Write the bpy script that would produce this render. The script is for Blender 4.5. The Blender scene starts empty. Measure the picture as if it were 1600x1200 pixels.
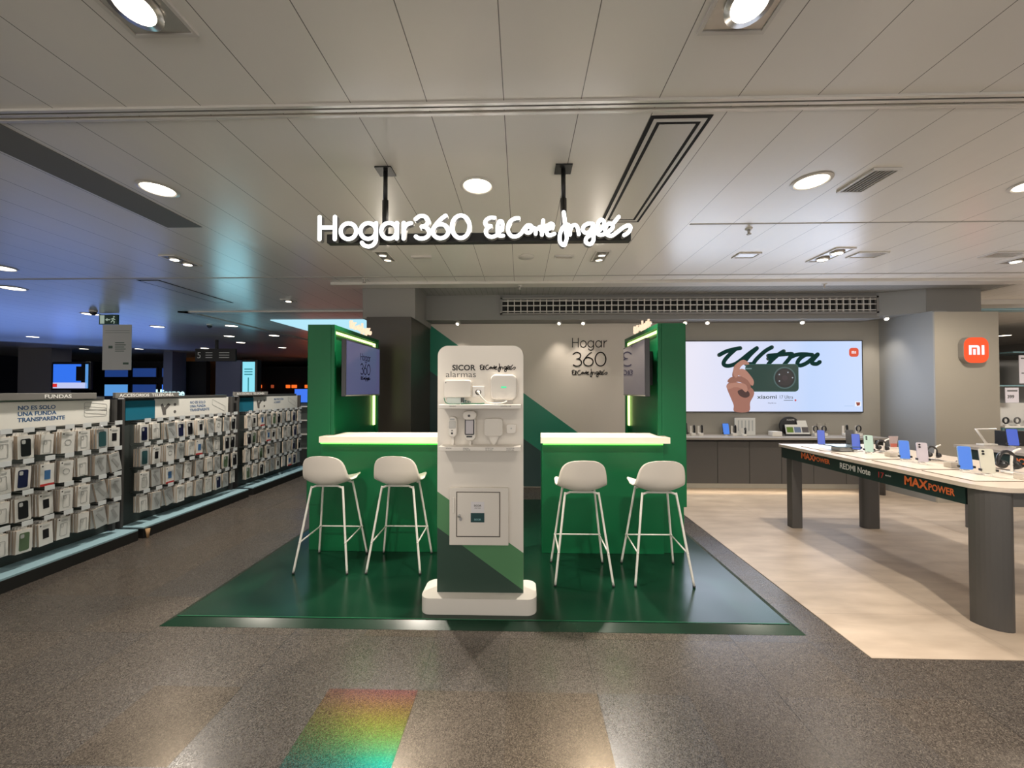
import bpy, bmesh, math, random
from mathutils import Vector, Matrix
R = math.radians
random.seed(7)
SC = bpy.context.scene
COL = SC.collection

# ------------------------------------------------------------------ camera
cam_d = bpy.data.cameras.new('camera')
cam = bpy.data.objects.new('camera', cam_d); COL.objects.link(cam)
cam_d.sensor_width = 36; cam_d.lens = 13.5; cam_d.clip_start = 0.05; cam_d.clip_end = 200
cam.location = (0, 0, 1.6); cam.rotation_euler = (R(90.9), 0, R(1.3))
SC.camera = cam
# ------------------------------------------------------------------ world and exposure
w = bpy.data.worlds.new('world'); SC.world = w; w.use_nodes = True
w.node_tree.nodes['Background'].inputs[0].default_value = (1.0, 0.94, 0.87, 1)
w.node_tree.nodes['Background'].inputs[1].default_value = 1.45
SC.view_settings.view_transform = 'Standard'; SC.view_settings.look = 'None'
SC.view_settings.gamma = 1; SC.view_settings.use_curve_mapping = False
SC.view_settings.exposure = 0.12

def lamp(name, kind, loc, power, color=(1, .9, .78), size=.1, aim=None, spot=None, blend=.6, parent=None, size_y=None):
    d = bpy.data.lights.new(name, kind); d.energy = power; d.color = color
    if kind == 'AREA':
        d.size = size
        if size_y: d.shape = 'RECTANGLE'; d.size_y = size_y
    else: d.shadow_soft_size = size
    if kind == 'SPOT': d.spot_size = R(spot or 70); d.spot_blend = blend
    o = bpy.data.objects.new(name, d); COL.objects.link(o); o.location = loc
    dirv = (Vector(aim) - Vector(loc)) if aim else Vector((0, 0, -1))
    o.rotation_euler = dirv.to_track_quat('-Z', 'Y').to_euler()
    if parent: o.parent = parent; o.location = Vector(loc) - parent.location
    return o

# ------------------------------------------------------------------ materials
MC = {}
def mat(name, col=(.5, .5, .5), rough=.5, metal=0, spec=.5, emit=None, es=0, alpha=1, trans=0, coat=0):
    if name in MC: return MC[name]
    m = bpy.data.materials.new(name); m.use_nodes = True; b = m.node_tree.nodes['Principled BSDF']
    b.inputs['Base Color'].default_value = (*col, 1); b.inputs['Roughness'].default_value = rough
    b.inputs['Metallic'].default_value = metal; b.inputs['Specular IOR Level'].default_value = spec
    if emit: b.inputs['Emission Color'].default_value = (*emit, 1); b.inputs['Emission Strength'].default_value = es
    if trans: b.inputs['Transmission Weight'].default_value = trans
    if coat: b.inputs['Coat Weight'].default_value = coat
    if alpha < 1: b.inputs['Alpha'].default_value = alpha
    MC[name] = m; return m
def nodes(m): return m.node_tree.nodes, m.node_tree.links, m.node_tree.nodes['Principled BSDF']
def noise_var(m, c1, c2, scale=3, detail=4, rough=None):
    N, L, b = nodes(m); tc = N.new('ShaderNodeTexCoord'); n = N.new('ShaderNodeTexNoise'); r = N.new('ShaderNodeValToRGB')
    n.inputs['Scale'].default_value = scale; n.inputs['Detail'].default_value = detail
    r.color_ramp.elements[0].position = .35; r.color_ramp.elements[1].position = .65
    r.color_ramp.elements[0].color = (*c1, 1); r.color_ramp.elements[1].color = (*c2, 1)
    L.new(tc.outputs['Object'], n.inputs['Vector']); L.new(n.outputs['Fac'], r.inputs[0]); L.new(r.outputs[0], b.inputs['Base Color'])
    if rough:
        mr = N.new('ShaderNodeMapRange'); mr.inputs[3].default_value = rough[0]; mr.inputs[4].default_value = rough[1]
        L.new(n.outputs['Fac'], mr.inputs[0]); L.new(mr.outputs[0], b.inputs['Roughness'])
    return m
def math_node(N, L, op, a, b=None):
    n = N.new('ShaderNodeMath'); n.operation = op
    for i, v in enumerate((a, b)):
        if v is None: continue
        if isinstance(v, (int, float)): n.inputs[i].default_value = v
        else: L.new(v, n.inputs[i])
    return n.outputs[0]
def seam(N, L, coord, off, period, width):          # 1 on a seam, else 0
    a = math_node(N, L, 'SUBTRACT', coord, off - width / 2); a = math_node(N, L, 'DIVIDE', a, period)
    a = math_node(N, L, 'FRACT', a); return math_node(N, L, 'LESS_THAN', a, width / period)

def m_floor():
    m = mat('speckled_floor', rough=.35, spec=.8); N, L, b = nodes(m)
    tc = N.new('ShaderNodeTexCoord'); sep = N.new('ShaderNodeSeparateXYZ'); L.new(tc.outputs['Object'], sep.inputs[0])
    v = N.new('ShaderNodeTexVoronoi'); v.inputs['Scale'].default_value = 280; L.new(tc.outputs['Object'], v.inputs['Vector'])
    sc = N.new('ShaderNodeSeparateColor'); L.new(v.outputs['Color'], sc.inputs[0])
    fleck = N.new('ShaderNodeMapRange'); fleck.inputs[1].default_value = .45; fleck.inputs[2].default_value = 1
    L.new(sc.outputs[0], fleck.inputs[0])
    sx = seam(N, L, sep.outputs[0], -.549, .952, .004); sy = seam(N, L, sep.outputs[1], 1.62, .88, .004)
    sx2 = seam(N, L, sep.outputs[0], -.073, .952, .0016); 
    joint = math_node(N, L, 'MAXIMUM', sx, math_node(N, L, 'MULTIPLY', math_node(N, L, 'MAXIMUM', sy, sx2), .6))
    # one tone per tile
    comb = N.new('ShaderNodeCombineXYZ')
    L.new(math_node(N, L, 'FLOOR', math_node(N, L, 'DIVIDE', math_node(N, L, 'SUBTRACT', sep.outputs[0], -.549), .476)), comb.inputs[0])
    L.new(math_node(N, L, 'FLOOR', math_node(N, L, 'DIVIDE', math_node(N, L, 'SUBTRACT', sep.outputs[1], 1.62), .44)), comb.inputs[1])
    wn = N.new('ShaderNodeTexWhiteNoise'); wn.noise_dimensions = '2D'; L.new(comb.outputs[0], wn.inputs['Vector'])
    mx = N.new('ShaderNodeMix'); mx.data_type = 'RGBA'
    mx.inputs[6].default_value = (.040, .033, .029, 1); mx.inputs[7].default_value = (.17, .145, .12, 1)
    L.new(fleck.outputs[0], mx.inputs[0])
    mt = N.new('ShaderNodeMix'); mt.data_type = 'RGBA'; mt.blend_type = 'MULTIPLY'; mt.inputs[0].default_value = 1
    mr = N.new('ShaderNodeMapRange'); mr.inputs[3].default_value = .85; mr.inputs[4].default_value = 1.1
    L.new(wn.outputs[0], mr.inputs[0]); L.new(mx.outputs[2], mt.inputs[6]); L.new(mr.outputs[0], mt.inputs[7])
    mj = N.new('ShaderNodeMix'); mj.data_type = 'RGBA'; mj.inputs[7].default_value = (.012, .01, .009, 1)
    L.new(joint, mj.inputs[0]); L.new(mt.outputs[2], mj.inputs[6]); L.new(mj.outputs[2], b.inputs['Base Color'])
    rr = N.new('ShaderNodeMapRange'); rr.inputs[3].default_value = .18; rr.inputs[4].default_value = .38
    L.new(sc.outputs[1], rr.inputs[0]); L.new(rr.outputs[0], b.inputs['Roughness'])
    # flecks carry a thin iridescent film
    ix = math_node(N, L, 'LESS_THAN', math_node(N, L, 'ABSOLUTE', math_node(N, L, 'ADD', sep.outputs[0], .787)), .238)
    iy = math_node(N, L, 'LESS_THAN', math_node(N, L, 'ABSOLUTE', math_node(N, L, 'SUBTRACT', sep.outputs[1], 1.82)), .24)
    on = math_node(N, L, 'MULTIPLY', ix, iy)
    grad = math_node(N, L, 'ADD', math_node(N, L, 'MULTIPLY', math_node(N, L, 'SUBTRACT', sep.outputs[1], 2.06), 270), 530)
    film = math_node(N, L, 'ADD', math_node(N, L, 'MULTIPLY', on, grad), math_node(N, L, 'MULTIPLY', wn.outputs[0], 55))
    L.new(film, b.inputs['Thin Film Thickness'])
    bp = N.new('ShaderNodeBump'); bp.inputs['Strength'].default_value = .12; bp.inputs['Distance'].default_value = .002
    L.new(sc.outputs[2], bp.inputs['Height']); L.new(bp.outputs[0], b.inputs['Normal'])
    return m
def m_vinyl():
    m = mat('stone_vinyl', rough=.42); N, L, b = nodes(m)
    tc = N.new('ShaderNodeTexCoord'); sep = N.new('ShaderNodeSeparateXYZ'); L.new(tc.outputs['Object'], sep.inputs[0])
    mp = N.new('ShaderNodeMapping'); mp.inputs['Scale'].default_value = (1.0, 3.2, 1); L.new(tc.outputs['Object'], mp.inputs[0])
    n = N.new('ShaderNodeTexNoise'); n.inputs['Scale'].default_value = 2.2; n.inputs['Detail'].default_value = 7; n.inputs['Distortion'].default_value = .15
    L.new(mp.outputs[0], n.inputs['Vector'])
    r = N.new('ShaderNodeValToRGB'); e = r.color_ramp.elements
    e[0].position = .32; e[0].color = (.43, .34, .26, 1); e[1].position = .68; e[1].color = (.57, .465, .365, 1)
    L.new(n.outputs['Fac'], r.inputs[0])
    j = math_node(N, L, 'MAXIMUM', seam(N, L, sep.outputs[0], 2.09, .92, .003), seam(N, L, sep.outputs[1], 2.36, .46, .003))
    mj = N.new('ShaderNodeMix'); mj.data_type = 'RGBA'; mj.inputs[7].default_value = (.2, .16, .12, 1)
    L.new(math_node(N, L, 'MULTIPLY', j, .5), mj.inputs[0]); L.new(r.outputs[0], mj.inputs[6]); L.new(mj.outputs[2], b.inputs['Base Color'])
    return m
def m_ceiling(name, x0, per, joints, col=(.84, .81, .765)):
    m = mat(name, rough=.27, spec=.6); N, L, b = nodes(m)
    g = N.new('ShaderNodeNewGeometry'); sep = N.new('ShaderNodeSeparateXYZ'); L.new(g.outputs['Position'], sep.inputs[0])
    s = seam(N, L, sep.outputs[0], x0, per, .0045)
    mp = N.new('ShaderNodeMapping'); mp.inputs['Scale'].default_value = (2.5, .25, 1); L.new(g.outputs['Position'], mp.inputs[0])
    n = N.new('ShaderNodeTexNoise'); n.inputs['Scale'].default_value = 3; L.new(mp.outputs[0], n.inputs['Vector'])
    mx = N.new('ShaderNodeMix'); mx.data_type = 'RGBA'
    mx.inputs[6].default_value = (*col, 1); mx.inputs[7].default_value = (.05, .045, .04, 1)
    L.new(math_node(N, L, 'MULTIPLY', s, joints), mx.inputs[0]); L.new(mx.outputs[2], b.inputs['Base Color'])
    bp = N.new('ShaderNodeBump'); bp.inputs['Strength'].default_value = .25; bp.inputs['Distance'].default_value = .01
    L.new(n.outputs['Fac'], bp.inputs['Height']); L.new(bp.outputs[0], b.inputs['Normal'])
    return m

GREEN = (.006, .12, .04)
M = dict(
    green=noise_var(mat('green_laminate', GREEN, .38, spec=.3), (.002, .104, .034), (.003, .112, .038), 1.5),
    greenfl=noise_var(mat('green_vinyl', rough=.22), (.0025, .022, .011), (.0035, .032, .015), 2.2, 6, (.12, .30)),
    white=mat('white_paint', (.72, .68, .62), .45), whiteg=mat('white_gloss', (.78, .74, .68), .3),
    wtop=mat('cream_worktop', (.80, .72, .60), .35), stool=mat('stool_plastic', (.64, .59, .53), .42),
    stoolm=mat('stool_metal', (.68, .66, .61), .35), rubber=mat('rubber', (.03, .03, .03), .7),
    black=mat('black_metal', (.012, .012, .012), .45), dark=mat('dark_plastic', (.02, .02, .022), .3),
    ink=mat('black_ink', (.025, .024, .022), .5), inkgrey=mat('grey_ink', (.12, .115, .11), .5), inkblue=mat('blue_ink', (.03, .10, .24), .5),
    inkorange=mat('orange_ink', (.75, .16, .04), .5), inkwhite=mat('white_ink', (.8, .8, .78), .5), inkred=mat('red_ink', (.45, .03, .03), .5),
    wallwhite=noise_var(mat('white_wall_film', rough=.5), (.66, .60, .53), (.68, .62, .55), 1),
    wallgrey=noise_var(mat('grey_wall_paint', rough=.6), (.33, .31, .27), (.345, .325, .28), 2),
    wallcool=mat('cool_grey_wall', (.30, .305, .30), .55), wallbeige=noise_var(mat('beige_grey_wall', rough=.55), (.41, .375, .31), (.42, .385, .32), 2),
    greyup=mat('upper_grey', (.26, .25, .235), .6), darkcol=mat('dark_column', (.045, .038, .03), .35),
    teal=mat('teal_green_print', (.012, .21, .13), .45), slate=mat('slate_green_print', (.022, .055, .055), .45),
    midgreen=mat('mid_green_print', (.085, .24, .105), .42), deepgreen=mat('deep_green_print', (.025, .06, .042), .42),
    cab=mat('anthracite_cabinet', (.085, .078, .072), .5), cabtop=mat('grey_worktop', (.33, .30, .265), .45), recess=mat('dark_recess', (.03, .028, .026), .6),
    legd=mat('anthracite_leg', (.075, .07, .066), .42), apron=mat('dark_green_apron', (.012, .03, .027), .4),
    tabletop=mat('pale_wood_top', (.62, .53, .44), .35), steel=mat('brushed_steel', (.5, .5, .5), .3, .9),
    trim=mat('ceiling_trim', (.66, .63, .59), .3, .0), housing=mat('lamp_housing', (.55, .52, .48), .25, .6),
    slotdark=mat('slot_dark', (.01, .01, .01), .9),
    gond=mat('gondola_grey', (.055, .053, .052), .5), gondbase=mat('gondola_base_black', (.012, .012, .012), .5),
    gshelf=mat('gondola_shelf', (.27, .42, .48), .4), pegb=mat('peg_panel', (.04, .05, .048), .55),
    hdr=mat('header_grey', (.17, .165, .155), .5), board=mat('header_board', (.72, .72, .68), .45), bluepan=mat('blue_panel', (.01, .14, .22), .45),
    box=mat('package_white', (.74, .74, .715), .42), boxedge=mat('package_edge', (.52, .44, .36), .55), bag=mat('package_grey', (.46, .48, .48), .35),
    outl=mat('case_outline', (.33, .34, .34), .4), casek=mat('case_black', (.012, .012, .016), .35), casen=mat('case_navy', (.012, .016, .06), .35),
    caseg=mat('case_green', (.10, .16, .09), .4), casep=mat('case_petrol', (.03, .09, .10), .4), tag=mat('price_card', (.72, .76, .78), .45), wood=mat('wood_foot', (.45, .27, .13), .5),
    socket=mat('socket_white', (.75, .73, .7), .35), cable=mat('white_cable', (.75, .72, .66), .4), tie=mat('green_tie', (.01, .12, .06), .5),
    phoneb=mat('phone_mint', (.45, .62, .56), .25), phonel=mat('phone_lilac', (.52, .47, .52), .25), phonec=mat('phone_cream', (.56, .54, .45), .25), lens=mat('lens_black', (.01, .01, .012), .1),
    clamp=mat('clamp_black', (.02, .02, .02), .4), mat_=mat('display_mat', (.74, .66, .56), .4), tabl=mat('tablet_blue', (.07, .13, .19), .2), clear=mat('clear_acrylic', (.8, .8, .78), .15, trans=.7),
    farwall=mat('far_wall_dark', (.016, .018, .04), .7), farblack=mat('far_black', (.004, .003, .004), .8), pillar=mat('far_pillar_grey', (.15, .145, .16), .6), pillarb=mat('far_pillar_blue', (.12, .14, .24), .6),
    doorbr=mat('orange_wood', (.40, .15, .035), .5), doordk=mat('dark_brown', (.05, .018, .01), .5), paper=mat('poster_paper', (.50, .50, .48), .6),
    glass=mat('glass_shelf', (.35, .55, .58), .08, trans=.6), shelfw=mat('shelf_white', (.60, .58, .54), .5),
    skin=mat('skin', (.4, .2, .14), .5),
)
def emi(name, col, s, sample=True, rough=.5):
    m = mat(name, (.02, .02, .02), rough, emit=col, es=s)
    if not sample: m.cycles.emission_sampling = 'NONE'
    return m
E_sign = emi('sign_white', (1, 1, 1), 2.4); E_led = emi('led_lime', (.80, 1, .30), 2.6); E_ledg = emi('led_green', (.10, 1, .06), 4.0)
E_lens = emi('lamp_lens', (1, .90, .72), 6, False); E_lensdim = emi('lamp_lens_dim', (1, .82, .6), 1.4, False); E_warm = emi('warm_letters', (1, .72, .5), 1.05, False)
E_mi = emi('mi_orange', (1, .075, .006), 1.0, False); E_miw = emi('mi_white', (.95, .92, 1), 1.1, False)
E_blueph = emi('phone_screen_blue', (.07, .27, .95), .75, False); E_bluep2 = emi('phone_screen_indigo', (.08, .16, .75), .7, False)
E_tv = emi('tv_blue', (.03, .16, .8), 1.0, False); E_tvdim = emi('tv_blue_dim', (.015, .05, .22), .8, False); E_tvpale = emi('tv_pale_blue', (.10, .32, .72), .9, False); E_tvw = emi('tv_white', (.55, .6, .9), .9, False); E_tvr = emi('tv_red', (.8, .03, .03), .8, False)
E_tot = emi('totem_cyan', (.25, .72, .85), 1.0); E_sky = emi('cove_light', (.42, .75, .88), 1.0); E_or = emi('far_orange', (1, .16, .02), 1.0, False)
E_hub = emi('hub_led', (.05, .9, .4), .9, False); E_exit = emi('exit_white', (.7, .9, .75), .35, False)

# ------------------------------------------------------------------ mesh helpers
def bmnew(): return bmesh.new()
def box(bm, x0, x1, y0, y1, z0, z1, bev=0, mi=0, seg=2):
    if x0 > x1: x0, x1 = x1, x0
    if y0 > y1: y0, y1 = y1, y0
    r = bmesh.ops.create_cube(bm, size=1, matrix=Matrix.Translation(((x0+x1)/2, (y0+y1)/2, (z0+z1)/2)) @ Matrix.Diagonal((x1-x0, y1-y0, z1-z0, 1)))
    fs = list({f for v in r['verts'] for f in v.link_faces})
    for f in fs: f.material_index = mi
    if bev:
        es = list({e for v in r['verts'] for e in v.link_edges})
        bmesh.ops.bevel(bm, geom=es, offset=bev, segments=seg, affect='EDGES', profile=.5)
    return bm
def prism(bm, pts, d0, d1, plane='xy', mi=0):       # polygon pts extruded along the remaining axis
    def P(a, b, d): return {'xy': (a, b, d), 'xz': (a, d, b), 'yz': (d, a, b)}[plane]
    va = [bm.verts.new(P(a, b, d0)) for a, b in pts]; vb = [bm.verts.new(P(a, b, d1)) for a, b in pts]
    n = len(pts); fs = [bm.faces.new(va), bm.faces.new(vb[::-1])]
    for i in range(n): fs.append(bm.faces.new((va[i], vb[i], vb[(i+1) % n], va[(i+1) % n])))
    for f in fs: f.material_index = mi
    bmesh.ops.recalc_face_normals(bm, faces=fs)
    return bm
def rr(x0, x1, y0, y1, r, n=6):
    if not isinstance(r, (tuple, list)): r = (r,)*4
    out = []
    for (cx, cy, a), q in zip(((x1, y1, 0), (x0, y1, 90), (x0, y0, 180), (x1, y0, 270)), r):
        sx = -1 if a in (0, 270) else 1; sy = -1 if a in (0, 90) else 1
        if q <= 0: out.append((cx, cy)); continue
        for k in range(n+1):
            t = R(a + 90*k/n); out.append((cx + sx*q + q*math.cos(t), cy + sy*q + q*math.sin(t)))
    return out
def circ(cx, cy, rx, ry=None, n=32): ry = ry or rx; return [(cx+rx*math.cos(2*math.pi*k/n), cy+ry*math.sin(2*math.pi*k/n)) for k in range(n)]
def cyl(bm, p0, p1, r0, r1=None, n=16, mi=0):
    p0 = Vector(p0); p1 = Vector(p1); d = p1-p0; r1 = r0 if r1 is None else r1
    mt = Matrix.Translation((p0+p1)/2) @ d.to_track_quat('Z', 'Y').to_matrix().to_4x4()
    r = bmesh.ops.create_cone(bm, cap_ends=True, segments=n, radius1=r0, radius2=r1, depth=d.length, matrix=mt)
    for f in {f for v in r['verts'] for f in v.link_faces}: f.material_index = mi; f.smooth = True
    return bm
def tube(bm, pts, r, n=10, smooth=True, mi=0):
    pts = [Vector(p) for p in pts]
    if smooth: pts = [Vector(p) for p in catmull(pts, 6)]
    rings = []; up = None
    for i, p in enumerate(pts):
        t = (pts[min(i+1, len(pts)-1)] - pts[max(i-1, 0)]).normalized()
        if up is None: up = t.orthogonal().normalized()
        up = (up - t*up.dot(t)).normalized(); s = t.cross(up)
        rings.append([bm.verts.new(p + (up*math.cos(2*math.pi*k/n) + s*math.sin(2*math.pi*k/n))*r) for k in range(n)])
    fs = []
    for a, b in zip(rings, rings[1:]):
        for k in range(n): fs.append(bm.faces.new((a[k], a[(k+1) % n], b[(k+1) % n], b[k])))
    fs += [bm.faces.new(rings[0][::-1]), bm.faces.new(rings[-1])]
    for f in fs: f.smooth = True; f.material_index = mi
    return bm
def catmull(pts, k=6, closed=False):
    out = []; n = len(pts); pts = [Vector(p) for p in pts]
    for i in range(n if closed else n-1):
        g = (lambda j: pts[j % n]) if closed else (lambda j: pts[max(0, min(n-1, j))])
        p0, p1, p2, p3 = g(i-1), g(i), g(i+1), g(i+2)
        for q in range(k):
            t = q/k; out.append(.5*((2*p1)+(p2-p0)*t+(2*p0-5*p1+4*p2-p3)*t*t+(3*p1-p0-3*p2+p3)*t**3))
    out.append(pts[0] if closed else pts[-1])
    return out
def obj(name, bm, m, parent=None, loc=None, smooth=False, world=True):
    me = bpy.data.meshes.new(name); bmesh.ops.recalc_face_normals(bm, faces=bm.faces) if False else None
    if smooth:
        for f in bm.faces: f.smooth = True
    bm.to_mesh(me); bm.free()
    for x in (m if isinstance(m, (list, tuple)) else [m]): me.materials.append(x)
    o = bpy.data.objects.new(name, me); COL.objects.link(o)
    if parent:
        o.parent = parent
        if world:
            wl = Vector((0, 0, 0)); q = parent
            while q: wl += q.location; q = q.parent
            o.location = -wl
    if loc: o.location = loc
    return o
def tag(o, label=None, cat=None, group=None, kind=None):
    if label: o['label'] = label
    if cat: o['category'] = cat
    if group: o['group'] = group
    if kind: o['kind'] = kind
    return o
def thing(name, label, cat, loc=(0, 0, 0), group=None, rz=0):
    o = bpy.data.objects.new(name, None); COL.objects.link(o); o.location = loc; o.rotation_euler[2] = rz; o.empty_display_size = .1
    return tag(o, label, cat, group)
def struct(name, bm, m): return tag(obj(name, bm, m), kind='structure')
def copy_tree(o, parent=None):
    c = o.copy(); COL.objects.link(c); c.parent = parent
    for ch in [x for x in TREE.get(o.name, list(o.children))]: copy_tree(ch, c)
    return c
TREE = {}
def text(name, s, size, m, parent, loc, rot, align='LEFT', bold=0, ext=.0015, sx=1, world=True, shear=0, space=1):
    cu = bpy.data.curves.new(name, 'FONT'); cu.body = s; cu.size = size; cu.align_x = align; cu.extrude = ext; cu.offset = bold; cu.resolution_u = 3; cu.shear = shear; cu.space_character = space
    t = bpy.data.objects.new('tmp', cu); COL.objects.link(t)
    me = bpy.data.meshes.new_from_object(t.evaluated_get(bpy.context.evaluated_depsgraph_get())); bpy.data.objects.remove(t); bpy.data.curves.remove(cu)
    M4 = Matrix.Translation(loc) @ Matrix.Rotation(rot[2], 4, 'Z') @ Matrix.Rotation(rot[0], 4, 'X') @ Matrix.Diagonal((sx, 1, 1, 1))
    me.transform(M4); me.name = name; me.materials.clear(); me.materials.append(m)
    o = bpy.data.objects.new(name, me); COL.objects.link(o)
    if parent:
        o.parent = parent
        if world:
            wl = Vector((0, 0, 0)); q = parent
            while q: wl += q.location; q = q.parent
            o.location = -wl
    return o
FRONT = (R(90), 0, 0); AISLE = (R(90), 0, R(90)); SIDE = (R(90), 0, R(-90))

# stroke lettering: polylines (x, y down) turned into flat round-ended ribbons of real thickness
def stroke(bm, lines, width, T, depth, mi=(0, 0), smooth=True):
    """T maps (u, v) to a point of the front plane; depth is the vector to the back"""
    depth = Vector(depth); h = width/2
    def slab(poly):
        a = [bm.verts.new(Vector(T(p[0], p[1]))) for p in poly]; c = [bm.verts.new(v.co + depth) for v in a]; n = len(a)
        bm.faces.new(a).material_index = mi[0]; bm.faces.new(c[::-1]).material_index = mi[1]
        for k in range(n): bm.faces.new((a[k], c[k], c[(k+1) % n], a[(k+1) % n])).material_index = mi[1]
    for ln in lines:
        pts = [Vector((p[0], p[1], 0)) for p in ln]
        if smooth and len(pts) > 2: pts = catmull(pts, 4)
        pts = [p for k, p in enumerate(pts) if k == 0 or (p-pts[k-1]).length > width*.04]
        for k, p in enumerate(pts):
            slab([(p.x+h*math.cos(R(a)), p.y+h*math.sin(R(a))) for a in range(0, 360, 30)])
            if k:
                q = pts[k-1]; t = (p-q).normalized(); n_ = Vector((-t.y, t.x, 0))*h
                slab([(v.x, v.y) for v in (q+n_, p+n_, p-n_, q-n_)])
    return bm
def arc(cx, cy, rx, ry, a0, a1, n=14): return [(cx+rx*math.cos(R(a0+(a1-a0)*k/n)), cy+ry*math.sin(R(a0+(a1-a0)*k/n))) for k in range(n+1)]
# round geometric letters: cell units, baseline y=0 (down positive), cap height 1
def GL(ch):
    return {
        'H': ([[(.05, -1), (.05, 0)], [(.70, -1), (.70, 0)], [(.05, -.52), (.70, -.52)]], .92),
        'o': ([arc(.36, -.35, .33, .35, 0, 360, 22)], .84),
        'g': ([arc(.36, -.35, .33, .35, 0, 360, 22), [(.69, -.70), (.69, 0)] + arc(.37, .0, .32, .34, 8, 150, 10)], .88),
        'a': ([arc(.36, -.35, .33, .35, 0, 360, 22), [(.69, -.70), (.69, 0)]], .90),
        'r': ([[(.08, -.70), (.08, 0)], arc(.40, -.33, .32, .35, 180, 268, 8)], .50),
        '3': ([[(.08, -.86)] + arc(.34, -.76, .26, .24, 215, 450, 12), arc(.34, -.26, .32, .27, 270, 500, 14)], .76),
        '6': ([[(.58, -1.0), (.36, -.82), (.12, -.52), (.04, -.32)], arc(.37, -.31, .33, .31, 0, 360, 22)], .82),
        '0': ([arc(.40, -.5, .37, .5, 0, 360, 26)], .86),
    }[ch]
def word(s, size, cw=1.0):
    out = []; x = 0
    for ch in s:
        ls, adv = GL(ch)
        out += [[((x+px)*size*cw, py*size) for px, py in l] for l in ls]; x += adv
    return out, x*size*cw
SCRIPT = [
    [(208, 132), (168, 130), (130, 150), (116, 182), (135, 208), (172, 212), (140, 232), (122, 265), (140, 302), (182, 318), (228, 300), (262, 262), (284, 212), (280, 172), (256, 166), (240, 200), (236, 262), (250, 304), (292, 306)],
    [(440, 138), (400, 142), (358, 172), (336, 225), (345, 280), (380, 314), (425, 312), (465, 285), (492, 245), (525, 210), (562, 215), (566, 255), (535, 282), (505, 262), (525, 225), (575, 232), (602, 245), (604, 292)],
    [(604, 262), (622, 240), (650, 248), (656, 262)], [(676, 162), (664, 302)], [(640, 226), (712, 214)],
    [(690, 262), (745, 238), (772, 212), (752, 194), (718, 218), (708, 268), (732, 308), (784, 292)],
    [(874, 84), (886, 170), (892, 260), (902, 340), (872, 402), (838, 366), (838, 296), (868, 230), (908, 204), (930, 228), (934, 302)],
    [(934, 262), (952, 222), (985, 210), (1008, 240), (1018, 300)],
    [(1156, 202), (1112, 196), (1066, 222), (1058, 262), (1086, 288), (1128, 270), (1156, 222), (1158, 300), (1156, 364), (1124, 396), (1086, 376), (1092, 334), (1140, 306), (1190, 284), (1240, 240), (1262, 192), (1236, 160), (1204, 190), (1192, 262), (1212, 306), (1262, 300), (1316, 268), (1344, 228), (1316, 198), (1276, 228), (1276, 292), (1326, 318), (1390, 278), (1440, 240), (1490, 218), (1512, 240), (1492, 284), (1450, 312)],
    [(1400, 134), (1352, 192)],
]
def script_lines(width): k = width/1420.0; return [[((x-105)*k, (y-318)*k) for x, y in l] for l in SCRIPT], k

# ------------------------------------------------------------------ the setting
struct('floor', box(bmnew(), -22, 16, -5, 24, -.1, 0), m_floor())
struct('floor', box(bmnew(), 2.09, 14, 2.36, 12, 0, .004), m_vinyl())
CEIL = m_ceiling('ceiling_panels', -1.262, .392, .8)
struct('ceiling', box(bmnew(), -22, 16, -5, 5.16, 3.07, 3.2), CEIL)
struct('ceiling', box(bmnew(), -22, -2.24, 5.16, 24, 3.07, 3.2), CEIL)
struct('ceiling', box(bmnew(), 6.9, 16, 5.16, 24, 3.07, 3.2), CEIL)
struct('ceiling', box(bmnew(), -2.24, 6.9, 5.36, 24, 3.09, 3.2), m_ceiling('ribbed_ceiling', 0, .085, .55, (.36, .36, .35)))
struct('trim_1', box(bmnew(), -2.6, 16, 5.16, 5.36, 3.035, 3.13, .01), M['trim'])
b = bmnew()                                             # double rail running across the ceiling
for y0 in (1.925, 1.955, 1.995): box(b, -22, 16, y0, y0+.018, 3.058, 3.07)
struct('trim_2', b, mat('rail', (.75, .72, .67), .25, .3))
struct('trim_3', box(bmnew(), -22, 16, 1.943, 1.955, 3.066, 3.0705), M['slotdark'])
struct('trim_4', box(bmnew(), 1.5, 16, 3.41, 3.425, 3.066, 3.0702), mat('rail2', (.4, .38, .35), .5))
struct('trim_5', box(bmnew(), -22, 16, 4.915, 4.935, 3.064, 3.0702), mat('rail2', (.4, .38, .35), .5))
b = bmnew()                                             # coffer edge of the far light well
prism(b, [(-6.4, 7.0), (-2.3, 7.0), (-2.3, 7.15), (-6.2, 7.15)], 3.045, 3.07)
prism(b, [(-6.4, 7.0), (-6.2, 7.0), (-6.2, 14), (-6.4, 14)], 3.045, 3.07)
struct('trim_6', b, M['trim'])
tag(obj('cove_light_panel', box(bmnew(), -5.24, -2.5, 7.9, 15, 3.055, 3.072), E_sky), 'large pale blue luminous ceiling panel behind the left green booth wall', 'ceiling light')

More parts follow.
